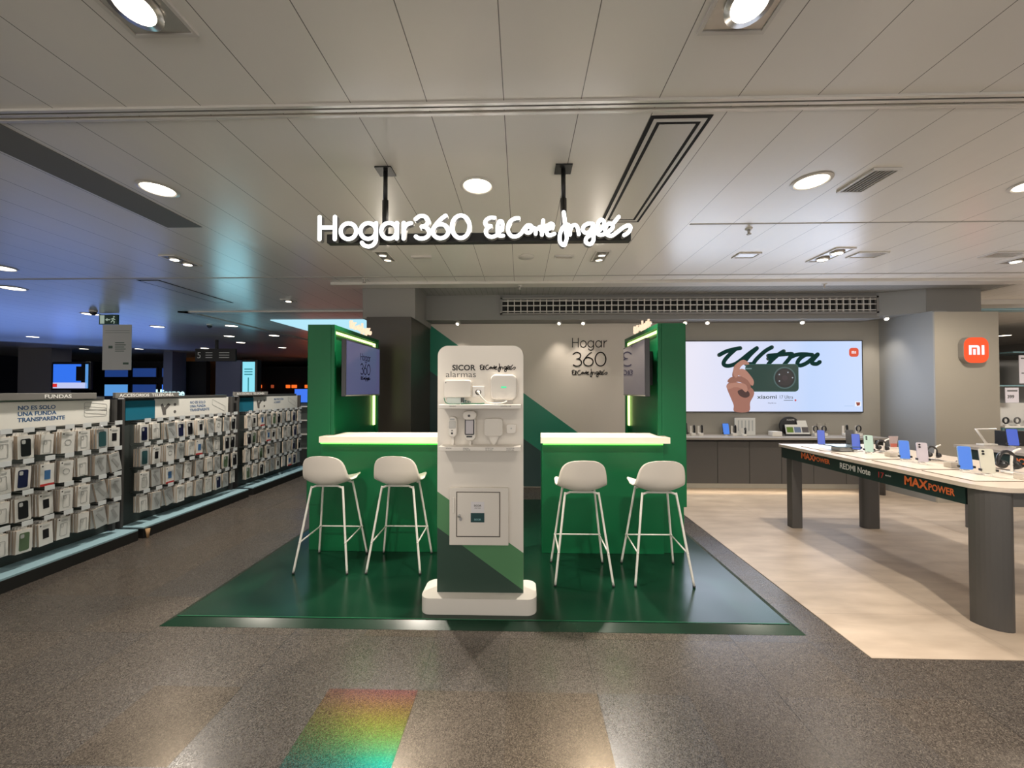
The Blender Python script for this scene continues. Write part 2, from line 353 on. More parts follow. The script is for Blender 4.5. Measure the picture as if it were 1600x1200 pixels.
struct('wall_back', box(bmnew(), -1.51, 6.1, 6.35, 6.5, 0, 3.09), M['wallgrey'])
struct('wall_right', prism(bmnew(), [(5.81, 6.5), (5.81, 6.35), (5.90, 5.62), (6.1, 5.62), (6.1, 6.5)], 0, 2.735), M['wallcool'])
struct('wall_right', prism(bmnew(), [(5.46, 6.34), (5.46, 6.0), (5.948, 5.752), (5.948, 6.34)], 2.735, 3.088), M['wallcool'])
struct('wall_column_right', box(bmnew(), 5.95, 6.73, 5.75, 6.5, 2.716, 3.09), M['greyup'])
struct('wall_column_right', box(bmnew(), 5.90, 6.79, 5.60, 6.52, 0, 2.716), M['wallbeige'])
struct('wall_column_left', box(bmnew(), -2.236, -1.49, 5.37, 6.5, 2.61, 3.09), M['greyup'])
struct('wall_column_left', box(bmnew(), -2.13, -1.51, 5.25, 6.4, 0, 2.612), M['darkcol'])
struct('trim_7', box(bmnew(), -1.49, 5.5, 6.0, 6.35, 2.70, 3.09), mat('bulkhead', (.24, .235, .225), .55))
# far shell of the store
struct('wall_left', box(bmnew(), -22.2, -22, -5, 24, 0, 3.2), M['farwall'])
struct('wall_far', box(bmnew(), -22, 16, 24, 24.2, 0, 3.2), M['farblack'])
struct('wall_far_right', box(bmnew(), 15.8, 16, -5, 24, 0, 3.2), M['wallgrey'])

# printed film on the white end of the back wall
Y = 6.35
r0 = thing('wall_graphic', 'white and green diagonal printed wall covering behind the booth', 'wall graphic', (.3, Y-.01, 0))
obj('white_field', box(bmnew(), -1.505, 2.45, Y-.012, Y-.001, .02, 2.695), M['wallwhite'], r0)
obj('teal_band', prism(bmnew(), [(-1.505, 2.68), (2.15, .02), (-1.505, .02)], Y-.014, Y-.0125, 'xz'), M['teal'], r0)
obj('slate_band', prism(bmnew(), [(-1.505, 1.915), (1.13, .02), (-1.505, .02)], Y-.016, Y-.0145, 'xz'), M['slate'], r0)
for nm, s, (x, z), size, wd, mm in (('word', 'Hogar', (.845, 2.305), .148, .013, M['ink']), ('number', '360', (.845, 1.995), .225, .017, M['ink'])):
    ls, tw = word(s, size); k = .575/tw if s == '360' else .585/tw
    obj(nm, stroke(bmnew(), [[(a*k, c) for a, c in l] for l in ls], wd, lambda u, v: (x+u, Y-.019, z-v), (0, .004, 0)), mm, r0)
ls, k = script_lines(.585)
obj('script_name', stroke(bmnew(), ls, 26*k, lambda u, v: (.84+u, Y-.019, 1.85-v), (0, .004, 0)), M['ink'], r0)

# bulkhead grille
r0 = thing('air_return_grille', 'long egg-crate air grille above the back wall', 'air grille', (2.57, 5.99, 2.9))
obj('backing', box(bmnew(), -.29, 5.43, 5.992, 5.999, 2.79, 3.02), M['slotdark'], r0)
b = bmnew()
for (a, c, d, e) in ((-.317, 5.457, 2.774, 2.80), (-.317, 5.457, 3.01, 3.04), (-.317, -.285, 2.774, 3.04), (5.425, 5.457, 2.774, 3.04)): box(b, a, c, 5.955, 6.0, d, e)
obj('frame', b, M['greyup'], r0)
b = bmnew(); n = 57
for k in range(1, n): x = -.3+5.74*k/n; box(b, x-.007, x+.007, 5.965, 5.992, 2.80, 3.01)
for z in (2.825, 2.915, 2.99): box(b, -.285, 5.425, 5.964, 5.992, z-.007, z+.007)
obj('grid', b, M['trim'], r0)

# ------------------------------------------------------------------ ceiling fixtures
ZC = 3.07
def downlight(x, y, label, r=.105, power=28, glow=E_lens, grp='round recessed downlights'):
    t = thing('downlight', label, 'ceiling light', (x, y, ZC), grp)
    b = bmnew(); n = 32
    prev = None
    for k in range(n):
        pass
    for (ra, rb, za, zb) in ((r+.02, r, -.004, -.010), (r, r-.012, -.010, .0)):
        A = [b.verts.new((x+ra*math.cos(2*math.pi*k/n), y+ra*math.sin(2*math.pi*k/n), ZC+za)) for k in range(n)]
        B = [b.verts.new((x+rb*math.cos(2*math.pi*k/n), y+rb*math.sin(2*math.pi*k/n), ZC+zb)) for k in range(n)]
        for k in range(n): b.faces.new((A[k], A[(k+1) % n], B[(k+1) % n], B[k]))
    obj('ring', b, M['trim'], t, smooth=True)
    obj('lens', prism(bmnew(), circ(x, y, r-.01, n=32), ZC-.006, ZC-.0035), glow, t)
    if power: lamp('downlight_lamp', 'SPOT', (x, y, ZC-.03), power, size=.09, spot=150, blend=1, parent=t)
    return t
def gimbal(x, y, label, n=1, power=60, aim=None, ang=0, w=.17, spot=80):
    L_ = w*n + .04*(n > 1); t = thing('gimbal_downlight', label, 'ceiling light', (x, y, ZC))
    b = bmnew(); hx, hy = w/2, L_/2
    for (a, c, d, e) in ((-hx-.015, hx+.015, -hy-.015, -hy), (-hx-.015, hx+.015, hy, hy+.015), (-hx-.015, -hx, -hy, hy), (hx, hx+.015, -hy, hy)):
        box(b, x+a, x+c, y+d, y+e, ZC-.012, ZC-.0005)
    obj('frame', b, M['trim'], t)
    obj('recess', box(bmnew(), x-hx, x+hx, y-hy, y+hy, ZC-.006, ZC-.001), M['housing'], t)
    for k in range(n):
        cy = y - hy + (k+.5)*L_/n
        b = bmnew(); d = Vector((0, 0, -1))
        if aim: d = (d*5 - (Vector(aim)-Vector((x, cy, ZC))).normalized()).normalized()
        c = Vector((x, cy, ZC-.006))
        cyl(b, c, c+d*.016, w*.36, w*.36, 24); o = obj('lamp_head', b, M['housing'], t)
        b = bmnew(); cyl(b, c+d*.0155, c+d*.019, w*.27, w*.27, 24); obj('lens', b, E_lens, o)
    if power: lamp('gimbal_lamp', 'SPOT', (x, y, ZC-.09), power, size=.06, aim=aim, spot=spot, blend=.8, parent=t)
    return t
def flatbox(name, label, cat, x0, x1, y0, y1, m, z0=ZC-.012, inner=None):
    t = thing(name, label, cat, ((x0+x1)/2, (y0+y1)/2, ZC))
    b = bmnew(); f = .018
    for (a, c, d, e) in ((x0, x1, y0, y0+f), (x0, x1, y1-f, y1), (x0, x0+f, y0+f, y1-f), (x1-f, x1, y0+f, y1-f)): box(b, a, c, d, e, z0, ZC-.0005)
    obj('frame', b, M['trim'], t); obj('panel', box(bmnew(), x0+f, x1-f, y0+f, y1-f, ZC-.006, ZC-.001), inner or m, t)
    return t
downlight(-.311, 2.732, 'round lit downlight between the two black posts of the letter sign', power=190, grp='round downlights in the front row')
downlight(-2.648, 2.723, 'round lit downlight at the edge of the long grey ceiling strip on the left', power=60, grp='round downlights in the front row')
downlight(2.046, 2.727, 'round lit downlight beside the small rectangular vent on the right', grp='round downlights in the front row')
downlight(3.66, 2.80, 'round downlight cut by the right edge of the photo', grp='round downlights in the front row')
gimbal(-1.462, 1.40, 'square adjustable spotlight at the top left of the photo', 1, 150, (-1.15, 3.8, .6), w=.24, spot=50)
gimbal(.859, 1.44, 'square adjustable spotlight at the top right of the photo', 1, 150, (.80, 3.8, .6), w=.24, spot=50)
gimbal(-1.485, 4.16, 'recessed spotlight box under the left half of the letter sign', 2, 260, (-.6, 1.5, 0), w=.13, spot=115)
gimbal(.873, 4.21, 'recessed spotlight box under the right end of the letter sign', 2, 300, (.3, 1.5, 0), w=.13, spot=115)
gimbal(-3.852, 4.25, 'recessed spotlight box above the phone case racks', 2, 260, (-4.2, 4.2, .7), w=.15, spot=140)
gimbal(3.36, 4.23, 'long recessed spotlight box above the phone table', 2, 150, (3.7, 3.9, .6), w=.18, spot=110)
gimbal(-3.80, 6.18, 'small bright spotlight farther back above the aisle', 1, 160, (-4.1, 6.6, .7), w=.15, spot=130)
gimbal(5.60, 4.36, 'recessed spotlight box at the right edge of the photo', 2, 95, (5.8, 4.7, .8), w=.16, spot=150)
# lamps of the row behind the camera
gimbal(-.9, .35, 'ceiling spotlight above the camera position, left', 1, 22, (-.7, 2.8, 1.2), w=.2, spot=60)
gimbal(.6, .35, 'ceiling spotlight above the camera position, right', 1, 22, (.1, 2.8, 1.2), w=.2, spot=60)
gimbal(2.6, 1.4, 'ceiling spotlight over the pale floor', 1, 210, (3.2, 2.9, 0), w=.2, spot=100)
flatbox('ceiling_hatch', 'small square ceiling fitting right of the grille lights', 'ceiling fitting', 2.34, 2.58, 4.14, 4.30, E_lensdim, inner=M['housing'])
flatbox('ceiling_hatch', 'square lit fitting just right of the long spotlight box', 'ceiling light', 3.60, 3.92, 4.14, 4.32, E_lensdim, inner=M['housing'])
flatbox('ceiling_hatch', 'square ceiling fitting near the right edge, beside spotlight box', 'ceiling fitting', 5.05, 5.42, 4.16, 4.34, E_lensdim, inner=M['housing'])
flatbox('emergency_light', 'small white rectangular emergency light below the left half of the sign', 'emergency light', -1.20, -.98, 4.15, 4.21, M['white'], z0=ZC-.02, inner=M['whiteg'])
flatbox('emergency_light', 'white rectangular emergency light left of the right spotlight box', 'emergency light', .37, .58, 4.16, 4.24, M['white'], z0=ZC-.02, inner=M['whiteg'])
b = bmnew(); cyl(b, (.06, 4.21, ZC), (.06, 4.21, ZC-.012), .09, .085, 28)
tag(obj('ceiling_speaker', b, M['trim']), 'round flat ceiling cover centred below the letter sign', 'ceiling speaker')
# rectangular light beside the round one on the right
t = thing('ceiling_vent', 'small rectangular louvre beside the right round downlight', 'ceiling vent', (2.43, 2.72, ZC))
b = bmnew()
for (a, c, d, e) in ((2.335, 2.52, 2.57, 2.585), (2.335, 2.52, 2.86, 2.875), (2.335, 2.35, 2.585, 2.86), (2.505, 2.52, 2.585, 2.86)): box(b, a, c, d, e, ZC-.014, ZC-.0005)
obj('frame', b, M['trim'], t)
b = bmnew()
for k in range(6): box(b, 2.35+k*.026, 2.35+k*.026+.012, 2.585, 2.86, ZC-.012, ZC-.001)
obj('louvre', b, mat('louvre_grey', (.28, .26, .24), .5), t)
# air slots: two nested black rectangles
def slot_frame(name, label, x0, x1, y0, y1, wd, two=True):
    t = thing(name, label, 'air diffuser', ((x0+x1)/2, (y0+y1)/2, ZC))
    def ring(nm, i, ww, m, z):
        b = bmnew()
        for (a, c, d, e) in ((x0+i, x1-i, y0+i, y0+i+ww), (x0+i, x1-i, y1-i-ww, y1-i), (x0+i, x0+i+ww, y0+i+ww, y1-i-ww), (x1-i-ww, x1-i, y0+i+ww, y1-i-ww)): box(b, a, c, d, e, z, ZC-.0004)
        obj(nm, b, m, t)
    ring('outer_slot', 0, wd, M['slotdark'], ZC-.003)
    ring('divider', wd, wd, M['trim'], ZC-.006)
    if two: ring('inner_slot', 2*wd, wd, M['slotdark'], ZC-.003)
    i = 3*wd if two else 2*wd
    obj('centre_panel', box(bmnew(), x0+i, x1-i, y0+i, y1-i, ZC-.006, ZC-.0004), M['trim'], t)
slot_frame('slot_diffuser', 'long black double-slot air diffuser in the ceiling right of the sign', .70, 1.03, 2.05, 3.36, .022)
slot_frame('slot_diffuser', 'dark slot air diffuser above the phone case racks', -5.13, -4.83, 4.99, 6.33, .03, False)
tag(obj('ceiling_strip', box(bmnew(), -3.19, -2.87, 1.2, 3.375, ZC-.004, ZC-.0004), mat('strip_grey', (.17, .165, .15), .6)), 'long matt grey strip let into the ceiling on the left', 'ceiling panel')
def sprinkler(x, y, label, z=ZC):
    t = thing('sprinkler', label, 'sprinkler', (x, y, z), 'ceiling sprinklers')
    b = bmnew(); cyl(b, (x, y, z), (x, y, z-.012), .032, .026, 20); obj('escutcheon', b, M['trim'], t)
    b = bmnew(); cyl(b, (x, y, z-.01), (x, y, z-.05), .012, .010, 12); cyl(b, (x, y, z-.05), (x, y, z-.055), .02, .02, 12); obj('head', b, M['housing'], t)
sprinkler(2.076, 3.52, 'sprinkler head in open ceiling right of the slot diffuser')
sprinkler(-.014, 5.26, 'sprinkler head at the ceiling edge above the grille start', 3.035)
sprinkler(4.1, 5.26, 'sprinkler head at the ceiling edge above the grille right end', 3.035)
sprinkler(-2.06, 4.99, 'sprinkler head above the dark column')
# small spots under the bulkhead
SPT = [(-1.0, 'leftmost small spotlight under the bulkhead'), (.62, 'twin-headed small spotlight left of the wall lettering'), (1.00, 'small spotlight just above the wall lettering'), (2.05, 'small spotlight behind the sign of the right booth wall'), (2.60, 'small spotlight above the right booth wall corner'), (2.95, 'small spotlight left of the big screen'), (4.42, 'small spotlight above the middle of the big screen'), (5.62, 'small spotlight at the right end near the corner')]
for x, lb in SPT:
    y = 6.12 if x < 5.5 else 6.02
    z = 2.70 if x < 5.5 else 2.735
    t = thing('wall_washer_spotlight', lb, 'spotlight', (x, y, z))
    b = bmnew(); cyl(b, (x, y, z), (x, y, z-.02), .03, .028, 16); obj('mount', b, M['trim'], t)
    b = bmnew(); cyl(b, (x, y, z-.018), (x-.01, y-.02, z-.045), .032, .036, 16); h = obj('lamp_head', b, M['trim'], t)
    b = bmnew(); cyl(b, (x-.01, y-.02, z-.044), (x-.0125, y-.025, z-.050), .024, .024, 16); obj('lens', b, E_lens, h)
    if x > -2: lamp('wall_spot_lamp', 'SPOT', (x, y-.03, z-.06), 26 if x < 2 else 34, size=.04, aim=(x+.05, 6.33, 1.3), spot=75, blend=1, parent=t)
# downlights farther away on the left
FAR = [((-8.30, 7.2), 'beside the green exit sign'), ((-13.435, 10.25), 'above the grey far pillar'), ((-8.4, 8.67), 'right of the hanging poster'), ((-13.61, 13.37), 'low behind the hanging poster'), ((-6.609, 8.61), 'near the coffer edge, first'), ((-7.93, 10.25), 'left of the coffer edge, second'), ((-8.64, 11.64), 'above the directory sign, right'), ((-6.63, 10.16), 'nearest the green booth wall'), ((-8.24, 13.07), 'farthest toward the dark hall'), ((-13.52, 14.77), 'above the orange doors'), ((-11.09, 13.21), 'just behind the directory sign'), ((-15.57, 13.32), 'left of the hanging poster, farthest'), ((-6.25, 4.45), 'at the left edge of the photo, nearer'), ((-7.32, 5.35), 'at the left edge of the photo, lower')]
for (x, y), where in FAR:
    downlight(x, y, 'distant round ceiling light ' + where, r=.125, power=6 if y > 7 else 14, grp='distant round ceiling lights')
downlight(13.0, 10.6, 'distant round ceiling light right of the beige column', r=.13, power=60, grp='distant round ceiling lights')

# ------------------------------------------------------------------ the hanging letter sign
r0 = thing('hanging_letter_sign', 'white illuminated letters on a black bar hung from two ceiling posts', 'illuminated sign', (-.3, 2.52, 2.60))
obj('bar', box(bmnew(), -1.287, .72, 2.505, 2.555, 2.575, 2.635, .003), M['black'], r0)
for x in (-.905, .283):
    b = bmnew(); cyl(b, (x, 2.53, 2.635), (x, 2.53, 2.87), .021, .021, 4); cyl(b, (x, 2.53, 2.87), (x, 2.53, 3.065), .015, .015, 4)
    p = obj('post', b, M['black'], r0); obj('ceiling_plate', box(bmnew(), x-.055, x+.055, 2.475, 2.585, 3.06, 3.0695), M['black'], p)
KS = 2.47/600/3.077
def TS(u, v): return (-.309 + (u-800.5)*KS - .0, 2.47, 2.745 + (300-v)*KS*1.0 - .0)
x0s = -1.322; caph = .147
ls, tw = word('Hogar360', caph); kk = 1.005/tw
def sgn(u, v): return (x0s+u*kk, 2.465, 2.585-v)
b = stroke(bmnew(), ls, .026, sgn, (0, .035, 0), (0, 1))
obj('letters', b, [E_sign, mat('letter_return', (.25, .25, .25), .5)], r0)
ls, k = script_lines(.952)
def sg2(u, v): return (-.238+u, 2.465, 2.590-v)
obj('script_letters', stroke(bmnew(), ls, 37*k, sg2, (0, .035, 0), (0, 1)), [E_sign, mat('letter_return', (.25, .25, .25), .5)], r0)

# ------------------------------------------------------------------ the booth
r0 = thing('display_platform', 'low glossy dark green floor platform under the booth', 'platform', (-.3, 2.6, 0))
b = bmnew()
lo = [(-2.45, 2.57), (1.86, 2.57), (1.86, 5.6), (-2.45, 5.6)]; hi = [(-2.385, 2.65), (1.80, 2.65), (1.80, 5.55), (-2.385, 5.55)]
A = [b.verts.new((x, y, .001)) for x, y in lo]; B = [b.verts.new((x, y, .028)) for x, y in hi]
b.faces.new(B); b.faces.new(A[::-1])
for i in range(4): b.faces.new((A[i], A[(i+1) % 4], B[(i+1) % 4], B[i]))
obj('deck', b, M['greenfl'], r0)
b = bmnew(); box(b, -2.39, 1.805, 2.644, 2.652, .0275, .0305)
obj('edge_strip', b, mat('green_edge_strip', (.012, .10, .045), .25), r0)

PF = .028
def panel_wall(s, xi, xo, label):
    """s=-1 left booth wall, s=+1 right one; xi inner face, xo outer face"""
    y0, y1, zt = 3.76, 4.95, 2.25
    t = thing('booth_wall', label, 'booth wall', ((xi+xo)/2, 4.3, PF))
    # lit inner side: shell with a rim standing round a recessed inner face
    inn = xi - s*0; dep = .035
    b = bmnew(); prism(b, rr(min(xi+s*dep, xo), max(xi+s*dep, xo), y0, y1, .01, 2), .47, zt, 'xy')
    obj('core', b, M['green'], t)
    b = bmnew()
    xa, xb = sorted((xi, xi+s*dep))
    box(b, xa, xb, y0, y1, zt-.045, zt, .003); box(b, xa, xb, y0, y0+.03, .47, zt-.045, .003); box(b, xa, xb, y1-.04, y1, .47, zt-.045, .003)
    obj('rim', b, M['green'], t)
    b = bmnew(); xl = xi + s*.012
    xa, xb = sorted((xl, xl+s*.014))
    box(b, xa, xb, y0+.03, y1-.10, zt-.085, zt-.060); obj('led_strip', b, E_led, t)
    b = bmnew(); box(b, xa, xb, y1-.135, y1-.085, 1.158, zt-.060); obj('led_strip', b, E_led, t)
    b = bmnew(); xa, xb = sorted((xi+s*.02, xo-s*.03)); box(b, xa, xb, y0+.005, y1-.02, PF, .47); obj('plinth', b, M['green'], t)
    return t
panel_wall(-1, -1.845, -2.118, 'green booth wall on the left with lime led edge')
panel_wall(1, 1.333, 1.606, 'green booth wall on the right with lime led edge')

def counter(x0, x1, xl0, xl1, label, chamfer):
    t = thing('booth_counter', label, 'counter', ((x0+x1)/2, 3.85, PF))
    b = bmnew(); box(b, x0, x1, 3.735, 3.757 if False else 3.755, PF, 1.098, .002); obj('front_panel', b, M['green'], t)
    xa, xb = (x0+.30, x1) if chamfer < 0 else (x0, x1-.20)
    b = bmnew(); box(b, xa, xb, 3.755, 3.95, PF, 1.098); obj('body', b, M['green'], t)
    pts = [(xl0, 3.615), (xl1, 3.615), (xl1, 4.0), (-1.843, 4.0), (-1.843, 3.757), (xl0, 3.757)] if chamfer < 0 else [(xl0, 3.615), (xl1, 3.615), (xl1, 3.757), (1.331, 3.757), (1.331, 4.0), (xl0+.02, 4.0)]
    obj('worktop', prism(bmnew(), pts, 1.10, 1.157, 'xy'), M['wtop'], t)
    b = bmnew(); box(b, x0+.01, x1-.01, 3.718, 3.733, 1.074, 1.099); obj('led_strip', b, E_ledg, t)
    return t
counter(-1.965, -.62, -1.918, -.60, 'green bar counter with pale top, left of the alarm stand', -1)
counter(.205, 1.372, .187, 1.392, 'green bar counter with pale top, right of the alarm stand', 1)

def logo_sign(x, yc, s, label):
    t = thing('script_logo_sign', label, 'letter sign', (x, yc, 2.25))
    ls, k = script_lines(.60)
    f = (lambda u, v: (x, yc-.30+u, 2.30-v)) if s > 0 else (lambda u, v: (x, yc+.30-u, 2.30-v))
    obj('letters', stroke(bmnew(), ls, 34*k, f, (-s*.02, 0, 0), (0, 0)), E_warm, t)
    obj('mount', box(bmnew(), min(x-s*.02, x), max(x-s*.02, x), yc-.26, yc+.26, 2.25, 2.262), M['trim'], t)
logo_sign(-1.90, 4.55, 1, 'warm lit script letters on top of the left green booth wall')
logo_sign(1.40, 4.50, -1, 'warm lit script letters on top of the right green booth wall')

def wall_tv(xf, s, y0, y1, label, content):
    """xf: screen plane, s = direction to the wall behind"""
    t = thing('wall_monitor', label, 'television', (xf, (y0+y1)/2, 1.82)); z0, z1 = 1.535, 2.115
    xa, xb = sorted((xf, xf+s*.045)); obj('housing', box(bmnew(), xa, xb, y0, y1, z0, z1, .004), M['dark'], t)
    xa, xb = sorted((xf-s*.0015, xf)); obj('bezel', box(bmnew(), xa, xb, y0+.003, y1-.003, z0+.003, z0+.015), mat('silver_bezel', (.4, .38, .34), .4, .5), t)
    scr = mat('monitor_screen_' + ('l' if s < 0 else 'r'), (.02, .02, .025), .02 if s > 0 else .12, spec=.9 if s > 0 else .5, emit=(.075, .075, .17) if s < 0 else (.075, .062, .085), es=.85 if s < 0 else .6)
    xa, xb = sorted((xf-s*.002, xf)); so = obj('screen', box(bmnew(), xa, xb, y0+.015, y1-.015, z0+.017, z1-.015), scr, t)
    xa, xb = sorted((xf+s*.045, xf+s*.13)); obj('wall_bracket', box(bmnew(), xa, xb, y0+.2, y1-.2, 1.65, 2.0), M['black'], t)
    if content:
        yc = (y0+y1)/2+.02; ink = mat('screen_ink', (.004, .004, .01), .3)
        ls, tw = word('Hogar', .07); o = stroke(bmnew(), ls, .007, lambda u, v: (xf-s*.004, yc-tw/2+u, 1.93-v), (s*.001, 0, 0)); obj('screen_word', o, ink, so)
        ls, tw = word('360', .115); o = stroke(bmnew(), ls, .010, lambda u, v: (xf-s*.004, yc-tw/2+u, 1.775-v), (s*.001, 0, 0)); obj('screen_number', o, ink, so)
        ls, k = script_lines(.26); o = stroke(bmnew(), ls, 40*k, lambda u, v: (xf-s*.004, yc-.13+u, 1.715-v), (s*.001, 0, 0)); obj('screen_script', o, ink, so)
    return t
wall_tv(-1.75, -1, 3.80, 4.73, 'wide monitor on the left green booth wall with dark lettering on its screen', True)
wall_tv(1.245, 1, 3.80, 4.76, 'wide monitor on the right green booth wall mirroring the wall lettering', False).rotation_euler[2] = R(-2.5)
for o in list(bpy.data.objects):
    if o.name.startswith('wall_bracket'): pass

# ------------------------------------------------------------------ alarm display stand
r0 = thing('alarm_display_stand', 'tall white alarm display stand with green base print in the middle', 'display stand', (-.3, 2.85, PF))
YF = 2.79
obj('base', prism(bmnew(), rr(-.708, .113, 2.70, 2.98, .07, 8), PF, .139, 'xy'), M['whiteg'], r0)
obj('column', prism(bmnew(), rr(-.606, .019, .139, 1.923, (.075, .075, 0, 0), 10), YF, YF+.09, 'xz'), M['white'], r0)
obj('edge_band', prism(bmnew(), [(x, z) for x, z in rr(-.606, .019, .139, 1.923, (.075, .075, 0, 0), 10)] , YF+.09, YF+.1, 'xz'), M['whiteg'], r0)
obj('green_print', prism(bmnew(), [(-.6055, .863), (.0185, .425), (.0185, .158), (-.6055, .603)], YF-.0015, YF-.0002, 'xz'), M['midgreen'], r0)
obj('dark_print', prism(bmnew(), [(-.6055, .605), (.0185, .158), (.0185, .1395), (-.6055, .1395)], YF-.002, YF-.0002, 'xz'), M['deepgreen'], r0)
text('title_text', 'SICOR', .056, M['ink'], r0, (-.500, YF-.001, 1.744), FRONT, bold=.0016, ext=.0005, sx=1.06)
text('title_text', 'alarmas', .062, M['inkgrey'], r0, (-.548, YF-.001, 1.694), FRONT, ext=.0005, sx=1.19)
ls, k = script_lines(.262)
obj('script_logo', stroke(bmnew(), ls, 34*k, lambda u, v: (-.298+u, YF-.001, 1.748-v), (0, .0008, 0)), M['ink'], r0)
for z, lab in ((1.492, [(-.50, 'TECLADO'), (-.14, 'CENTRAL HUB')]), (1.200, [(-.52, 'SENSOR'), (-.40, 'SENSOR\nEXTERIOR'), (-.245, 'DETECTOR\nDE HUMO'), (-.10, 'DETECTOR\nAPERTURA')])):
    b = bmnew(); prism(b, [(-.572, 2.668), (.0, 2.668), (.0, YF-.0003), (-.572, YF-.0003)], z-.004, z+.006, 'xy')
    s = obj('shelf', b, M['white'], r0)
    obj('shelf_lip', box(bmnew(), -.572, .0, 2.660, 2.668, z-.022, z+.006, .002), M['whiteg'], s)
    for x, s_ in lab: text('shelf_label', s_, .011, M['inkgrey'], s, (x, 2.6595, z-.008), FRONT, ext=.0002)
# access door
DY = YF-.028
d0 = obj('door_surround', box(bmnew(), -.513, -.088, DY, YF-.0003, .487, .897, .004), M['white'], r0)
b = bmnew()
for (a, c, d, e) in ((-.463, -.147, .864, .870), (-.463, -.147, .547, .553), (-.463, -.457, .553, .864), (-.153, -.147, .553, .864)): box(b, a, c, DY-.0012, DY-.0002, d, e)
obj('door_gap', b, mat('gap_dark', (.10, .085, .07), .8), d0)
obj('door_leaf', box(bmnew(), -.455, -.155, DY-.007, DY-.0003, .555, .862, .002), M['white'], d0)
b = bmnew(); cyl(b, (-.440, DY-.007, .700), (-.440, DY-.018, .700), .010, .010, 16); lk = obj('lock', b, M['steel'], d0)
b = bmnew(); prism(b, circ(-.428, .680, .010, .014, 16), DY-.022, DY-.020, 'xz'); obj('key', b, M['steel'], lk)
obj('hinge', box(bmnew(), -.492, -.474, DY-.008, DY-.0003, .72, .83, .003), M['whiteg'], d0)
st = obj('sticker', box(bmnew(), -.356, -.262, DY-.0082, DY-.0072, .722, .800), mat('sticker_paper', (.70, .68, .70), .5), d0)
text('sticker_text', 'SICOR', .018, M['inkgrey'], st, (-.309, DY-.0086, .767), FRONT, 'CENTER', .0006, .0002)
text('sticker_text', 'alarmas', .014, M['inkgrey'], st, (-.309, DY-.0086, .752), FRONT, 'CENTER', 0, .0002)
st = obj('sticker', box(bmnew(), -.358, -.260, DY-.0082, DY-.0072, .654, .720), mat('sticker_teal', (.006, .05, .055), .4), d0)
text('sticker_text', 'SICOR', .017, mat('ink_teal', (.2, .4, .42), .5), st, (-.309, DY-.0086, .668), FRONT, 'CENTER', .0006, .0002)

# devices on the stand
def pillow(x0, x1, z0, z1, y0, y1, r, bev=.006):
    b = bmnew(); prism(b, rr(x0, x1, z0, z1, r, 6), y0, y1, 'xz')
    es = [e for e in b.edges if abs(e.verts[0].co.y - y0) < 1e-6 and abs(e.verts[1].co.y - y0) < 1e-6]
    bmesh.ops.bevel(b, geom=es, offset=bev, segments=3, affect='EDGES', profile=.6)
    return b
t = thing('alarm_keypad', 'white rounded keypad at the left of the upper stand shelf', 'keypad', (-.45, 2.76, 1.55))
obj('body', pillow(-.553, -.355, 1.548, 1.672, 2.738, 2.7895, .022), M['whiteg'], t)
obj('camera_dot', prism(bmnew(), circ(-.536, 1.653, .004, n=12), 2.7365, 2.738, 'xz'), M['inkgrey'], t)
t = thing('keypad_bracket', 'clear and green bracket under the keypad on the upper stand shelf', 'bracket', (-.44, 2.74, 1.498))
b = bmnew(); tube(b, [(-.548, 2.735, 1.545), (-.535, 2.73, 1.512), (-.50, 2.725, 1.501), (-.43, 2.722, 1.501)], .003); obj('green_rim', b, M['tie'], t)
obj('plate', box(bmnew(), -.53, -.40, 2.745, 2.75, 1.500, 1.546), mat('frosted', (.45, .50, .48), .3), t)
for k in range(2): obj('clip', box(bmnew(), -.428+k*.013, -.420+k*.013, 2.735, 2.745, 1.512, 1.545), M['dark'], t)
t = thing('alarm_hub', 'white square alarm hub with green light on upper stand shelf', 'alarm hub', (-.12, 2.76, 1.5))
obj('body', pillow(-.218, -.028, 1.530, 1.712, 2.742, 2.7895, .04, .014), M['whiteg'], t)
obj('logo_light', box(bmnew(), -.140, -.102, 2.7395, 2.742, 1.615, 1.626), E_hub, t)
obj('back_plate', box(bmnew(), -.195, -.055, 2.775, 2.789, 1.500, 1.53), mat('hub_back', (.5, .48, .45), .5), t)
t = thing('wall_socket', 'white mains socket between keypad and hub on the stand', 'socket', (-.31, 2.785, 1.58))
obj('plate', box(bmnew(), -.352, -.262, 2.782, 2.7895, 1.548, 1.628, .003), M['socket'], t)
b = bmnew(); cyl(b, (-.308, 2.783, 1.585), (-.308, 2.779, 1.585), .022, .022, 20); obj('outlet', b, M['inkgrey'], t)
t = thing('power_cable', 'white plug and cable trailing to the hub', 'cable', (-.3, 2.76, 1.52))
b = bmnew(); cyl(b, (-.308, 2.779, 1.585), (-.300, 2.755, 1.578), .013, .010, 14); obj('plug', b, M['cable'], t)
b = bmnew(); tube(b, [(-.300, 2.755, 1.578), (-.275, 2.735, 1.545), (-.24, 2.725, 1.515), (-.19, 2.72, 1.506), (-.13, 2.722, 1.508), (-.10, 2.74, 1.52)], .005); obj('cord', b, M['cable'], t)
t = thing('cable_ties', 'bundle of green tags and ties lying on the upper stand shelf', 'cable ties', (-.33, 2.71, 1.499))
b = bmnew(); tube(b, [(-.42, 2.70, 1.503), (-.36, 2.69, 1.506), (-.30, 2.695, 1.505), (-.255, 2.70, 1.506)], .0045); obj('strap', b, M['tie'], t)
b = bmnew()
for k in range(5): tube(b, [(-.395+k*.009, 2.70, 1.502), (-.40+k*.012, 2.695, 1.518+.006*(k % 2)), (-.385+k*.008, 2.69, 1.530-.004*k)], .0025, 6)
obj('tags', b, mat('tag_petrol', (.02, .10, .09), .5), t)
